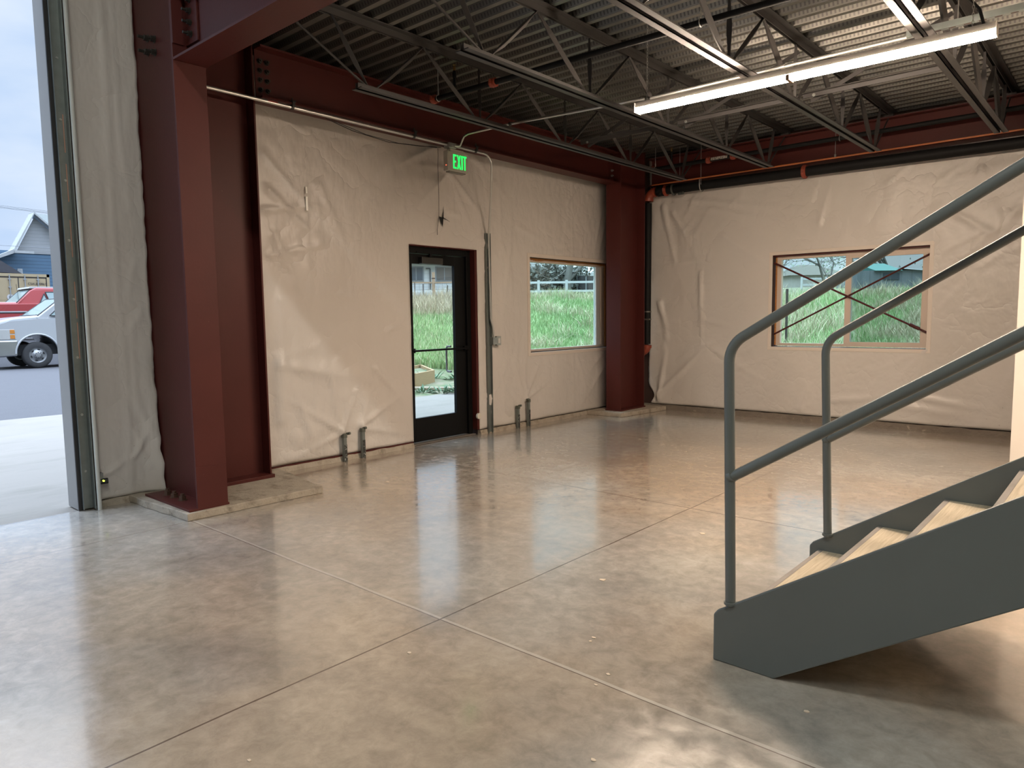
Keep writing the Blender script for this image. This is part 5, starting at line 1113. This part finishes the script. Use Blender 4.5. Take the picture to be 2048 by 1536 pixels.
# ---- pickup trucks (heading -y, side toward +x)
TIRE = mat('truck_tire', (.05, .05, .052), .85, var=.3, scale=8); WHEELM = mat('steel_wheel', (.50, .51, .52), .35, .6); CHROME = mat('chrome_bumper', (.62, .63, .65), .18, .9); VG = mat('truck_glass', (.36, .47, .47), .08, var=.1, scale=.8)
UNDER = mat('dark_underbody', (.02, .02, .022), .9)
def wheel(x, y, z, r, parent, side=1):
    w = MB(); n = 32; prof = [(-.0, r*.60), (.0, r*.66), (.01, r*.9), (-.02, r), (-.20, r), (-.23, r*.9), (-.23, r*.6)]
    for q, (dx, rr) in enumerate(prof):
        for i in range(n): a = 2*pi*i/n; w.v.append((x+dx*side, y+cos(a)*rr, z+sin(a)*rr))
    for q in range(len(prof)-1):
        for i in range(n): j = (i+1) % n; w.face((q*n+i, q*n+j, (q+1)*n+j, (q+1)*n+i), True)
    w = w.build('wheel', TIRE, parent)
    m = MB(); n = 32; prof = [(-.015, r*.63), (-.045, r*.58), (-.06, r*.5), (-.03, r*.34), (-.02, r*.3), (.02, r*.26), (.03, r*.16), (.032, 0.001)]
    for q, (dx, rr) in enumerate(prof):
        for i in range(n): a = 2*pi*i/n; m.v.append((x+dx*side, y+cos(a)*rr, z+sin(a)*rr))
    for q in range(len(prof)-1):
        for i in range(n): j = (i+1) % n; m.face((q*n+i, q*n+j, (q+1)*n+j, (q+1)*n+i), True)
    m.build('rim', WHEELM, w)
    h = MB()
    for i in range(6):
        a = 2*pi*i/6+.3; c = Vector((x-.036*side, y+cos(a)*r*.43, z+sin(a)*r*.43)); u = Vector((0, -sin(a), cos(a))); v = Vector((0, cos(a), sin(a)))
        pts = [c+u*r*.10*cos(b)+v*r*.045*sin(b) for b in [2*pi*k/10 for k in range(10)]]; h.prism([tuple(p) for p in pts], (.012*side, 0, 0))
    for i in range(8):
        a = 2*pi*i/8; h.cyl((x+.0*side, y+cos(a)*r*.21, z+sin(a)*r*.21), (x+.04*side, y+cos(a)*r*.21, z+sin(a)*r*.21), r*.032, 6)
    h.build('rim_holes', UNDER, w)
def truck(name, label, paint, xs, yf, zg, W_, P, cat='truck'):
    """P: dict of profile pieces in local coordinates (l = metres behind front axle, z above ground)"""
    t = thing(name, label, cat, (xs-W_/2, yf+2, zg))
    X = lambda a: xs-a   # a = inboard distance
    def pr(poly, a, b, nm, m, par=t, bev=.03):
        mb = MB(); mb.prism([(X(a), yf+l, zg+z) for l, z in poly], (-(b-a), 0, 0)); return mb.build(nm, m, par, bev)
    pr(P['body'], 0, W_, 'body', paint, t, .05)
    hd = P['hood']; pr(hd, .12, W_-.12, 'hood', paint, t, .06)
    # cab: tapered greenhouse
    c = P['cab']; mb = MB(); n = len(c)
    tp = lambda z: .03+.16*max(0, (z-P['belt']))/(P['roof']-P['belt'])
    L_ = [(X(tp(z)), yf+l, zg+z) for l, z in c]; R_ = [(X(W_-tp(z)), yf+l, zg+z) for l, z in c]; mb.v = L_+R_
    mb.face(range(n)[::-1]); mb.face(range(n, 2*n))
    for i in range(n): j = (i+1) % n; mb.face((i, j, n+j, n+i))
    cab = mb.build('cab', paint, t, .03)
    bm = bmesh.new(); bm.from_mesh(cab.data); bmesh.ops.recalc_face_normals(bm, faces=bm.faces); bm.to_mesh(cab.data); bm.free()
    for i, g in enumerate(P['side_glass']):
        mb = MB(); pts = [(X(tp(z)-.012), yf+l, zg+z) for l, z in g]; mb.prism(pts, (-.02, 0, 0)); mb.build('side_window', VG, cab)
        mb = MB(); 
        for k in range(len(g)):
            a = pts[k]; b = pts[(k+1) % len(g)]; mb.tube([a, b], .016, 5)
        mb.build('window_seal', RUBBER, cab)
    (la, za), (lb, zb2) = P['ws']; mb = MB(); nn = Vector((0, -(zb2-za), (lb-la))).normalized()*.018
    q = [(X(tp(za)+.10), yf+la, zg+za), (X(W_-tp(za)-.10), yf+la, zg+za), (X(W_-tp(zb2)-.10), yf+lb, zg+zb2), (X(tp(zb2)+.10), yf+lb, zg+zb2)]; q = [tuple(Vector(p)+nn) for p in q]
    mb.prism(q, tuple(nn*.3)); mb.build('windshield', VG, cab)
    mb = MB(); 
    for k in range(4): mb.tube([q[k], q[(k+1) % 4]], .02, 5)
    mb.build('window_seal', RUBBER, cab)
    pr(P['bumper'], -.02, W_+.02, 'front_bumper', P['bumper_mat'], t, .04)
    for l, z, r in P['arch']:
        mb = MB(); mb.tube([(X(-.012), yf+l+cos(a)*r, zg+z+sin(a)*r) for a in [pi*i/16 for i in range(17)]], .03, 6); mb.build('arch_lip', paint, t)
    MB().box((X(.15), yf-.7, zg+.42), (X(W_-.15), yf+4.6, zg+.75)).build('chassis', UNDER, t)
    for l, r in P['wheels']:
        for a, s in ((.03, 1), (W_-.03, -1)): wheel(X(a), yf+l, zg+r, r, t, s)
    return t, X, pr
WP = mat('white_truck_paint', (.58, .60, .62), .25, var=.03, scale=2, coat=.5)
def arch(lc, r, z0, n=12, zc=.44): return [(lc+cos(pi-pi*i/n)*r, zc+sin(pi-pi*i/n)*r) for i in range(n+1)]
bd = [(-1.12, .62), (-1.16, 1.0), (-1.1, 1.36), (-.7, 1.50), (.15, 1.57), (5.0, 1.57), (5.0, .55), (4.42, .55)]+arch(3.9, .53, 0)[::-1]+[(3.36, .5), (.58, .5)]+arch(0, .60, 0, 14, .48)[::-1]+[(-.60, .62)]
P = dict(body=bd, hood=[(-1.05, 1.2), (-1.02, 1.48), (-.6, 1.60), (.1, 1.67), (.32, 1.66), (.32, 1.2)], cab=[(.10, 1.3), (.06, 1.62), (.78, 2.20), (1.0, 2.26), (2.6, 2.26), (2.85, 2.15), (3.0, 1.5), (3.0, 1.3)], belt=1.6, roof=2.26,
         side_glass=[[(.40, 1.66), (.92, 2.14), (1.42, 2.16), (1.42, 1.64)], [(1.55, 1.64), (1.55, 2.16), (2.4, 2.16), (2.6, 1.64)]], ws=((.12, 1.66), (.80, 2.20)),
         bumper=[(-1.28, .45), (-1.3, .85), (-1.1, .90), (-.52, .90), (-.56, .40), (-1.2, .38)], bumper_mat=CHROME, arch=[(0, .48, .60)], wheels=[(0, .415), (3.9, .415)])
tw, X, pr = truck('white_pickup_truck', 'white pickup truck with chrome bumper parked nearest on the asphalt outside', WP, -26.3, 7.03, -.01, 2.0, P)
pr([(-1.19, .93), (-1.17, 1.24), (-.60, 1.24), (-.57, .93)], -.012, .06, 'headlight', mat('headlight_lens', (.62, .62, .60), .15), tw, .01)
for za in (.95, 1.11): pr([(-.72, za), (-.72, za+.12), (-.60, za+.12), (-.59, za)], -.02, .02, 'amber_reflector', mat('amber_lens', (.80, .30, .05), .3), tw, .004)
pr([(-1.2, .95), (-1.19, 1.3), (-1.1, 1.3), (-1.1, .95)], .3, 1.7, 'grille', UNDER, tw, .01)
mb = MB(); mb.box((X(.25), 7.03+.0, 1.655), (X(1.7), 7.03+.20, 1.675)); mb.bar((X(.3), 7.03+.12, 1.68), (X(.9), 7.03+.22, 1.71), .03, .02); mb.build('wiper_cowl', mat('grey_cowl', (.16, .18, .2), .6), tw)
mb = MB(); mb.box((X(-.24), 7.03+.98, 1.62), (X(-.02), 7.03+1.12, 1.88)); mb.build('mirror', UNDER, tw, .03)
RP = mat('red_truck_paint', (.50, .055, .055), .3, var=.06, scale=2, coat=.4); 
yf = 6.35
bd = [(-.95, .55), (-1.0, .95), (-.97, 1.22), (1.9, 1.26), (5.0, 1.22), (5.0, .55), (4.05, .55)]+arch(3.5, .48, 0, 12, .42)[::-1]+[(2.98, .5), (.55, .5)]+arch(0, .50, 0, 12, .42)[::-1]+[(-.52, .55)]
P = dict(body=bd, hood=[(-.96, 1.0), (-.94, 1.25), (0, 1.30), (1.22, 1.31), (1.22, 1.0)], cab=[(1.1, 1.1), (1.15, 1.27), (1.62, 1.75), (1.8, 1.84), (3.0, 1.84), (3.12, 1.75), (3.2, 1.25), (3.2, 1.1)], belt=1.27, roof=1.84,
         side_glass=[[(1.92, 1.29), (2.06, 1.66), (2.14, 1.66), (2.14, 1.29)], [(2.18, 1.29), (2.18, 1.70), (3.0, 1.70), (3.05, 1.29)]], ws=((1.18, 1.29), (1.64, 1.76)),
         bumper=[(-1.1, .5), (-1.1, .75), (-.6, .78), (-.6, .5)], bumper_mat=CHROME, arch=[(0, .42, .50)], wheels=[(0, .38), (3.5, .38)])
P['side_glass'] = [[(1.86, 1.30), (2.02, 1.62), (2.12, 1.30)], [(2.17, 1.30), (2.07, 1.68), (3.0, 1.70), (3.05, 1.30)]]
tr, X, pr = truck('red_pickup_truck', 'older red pickup truck with white stripe parked behind the white one', RP, -30.0, yf, .86, 1.85, P)
pr([(-.9, .93), (-.9, .975), (1.78, .99), (1.78, .95)], -.012, .02, 'side_stripe', WP, tr, .004); pr([(-.9, .90), (-.9, .925), (1.78, .945), (1.78, .92)], -.012, .02, 'side_moulding', UNDER, tr, .003)
pr([(1.78, 1.08), (1.80, 1.13), (2.1, 1.12), (2.1, 1.08)], -.012, .01, 'fender_badge', CHROME, tr, .003)
pr([(1.55, 1.80), (1.62, 1.87), (3.0, 1.88), (3.05, 1.82)], .22, 1.63, 'roof_panel', WP, tr, .01)
MB().cyl((X(.2), yf+1.25, .86+1.3), (X(.2), yf+1.2, .86+1.95), .006, 5).build('antenna', UNDER, tr)
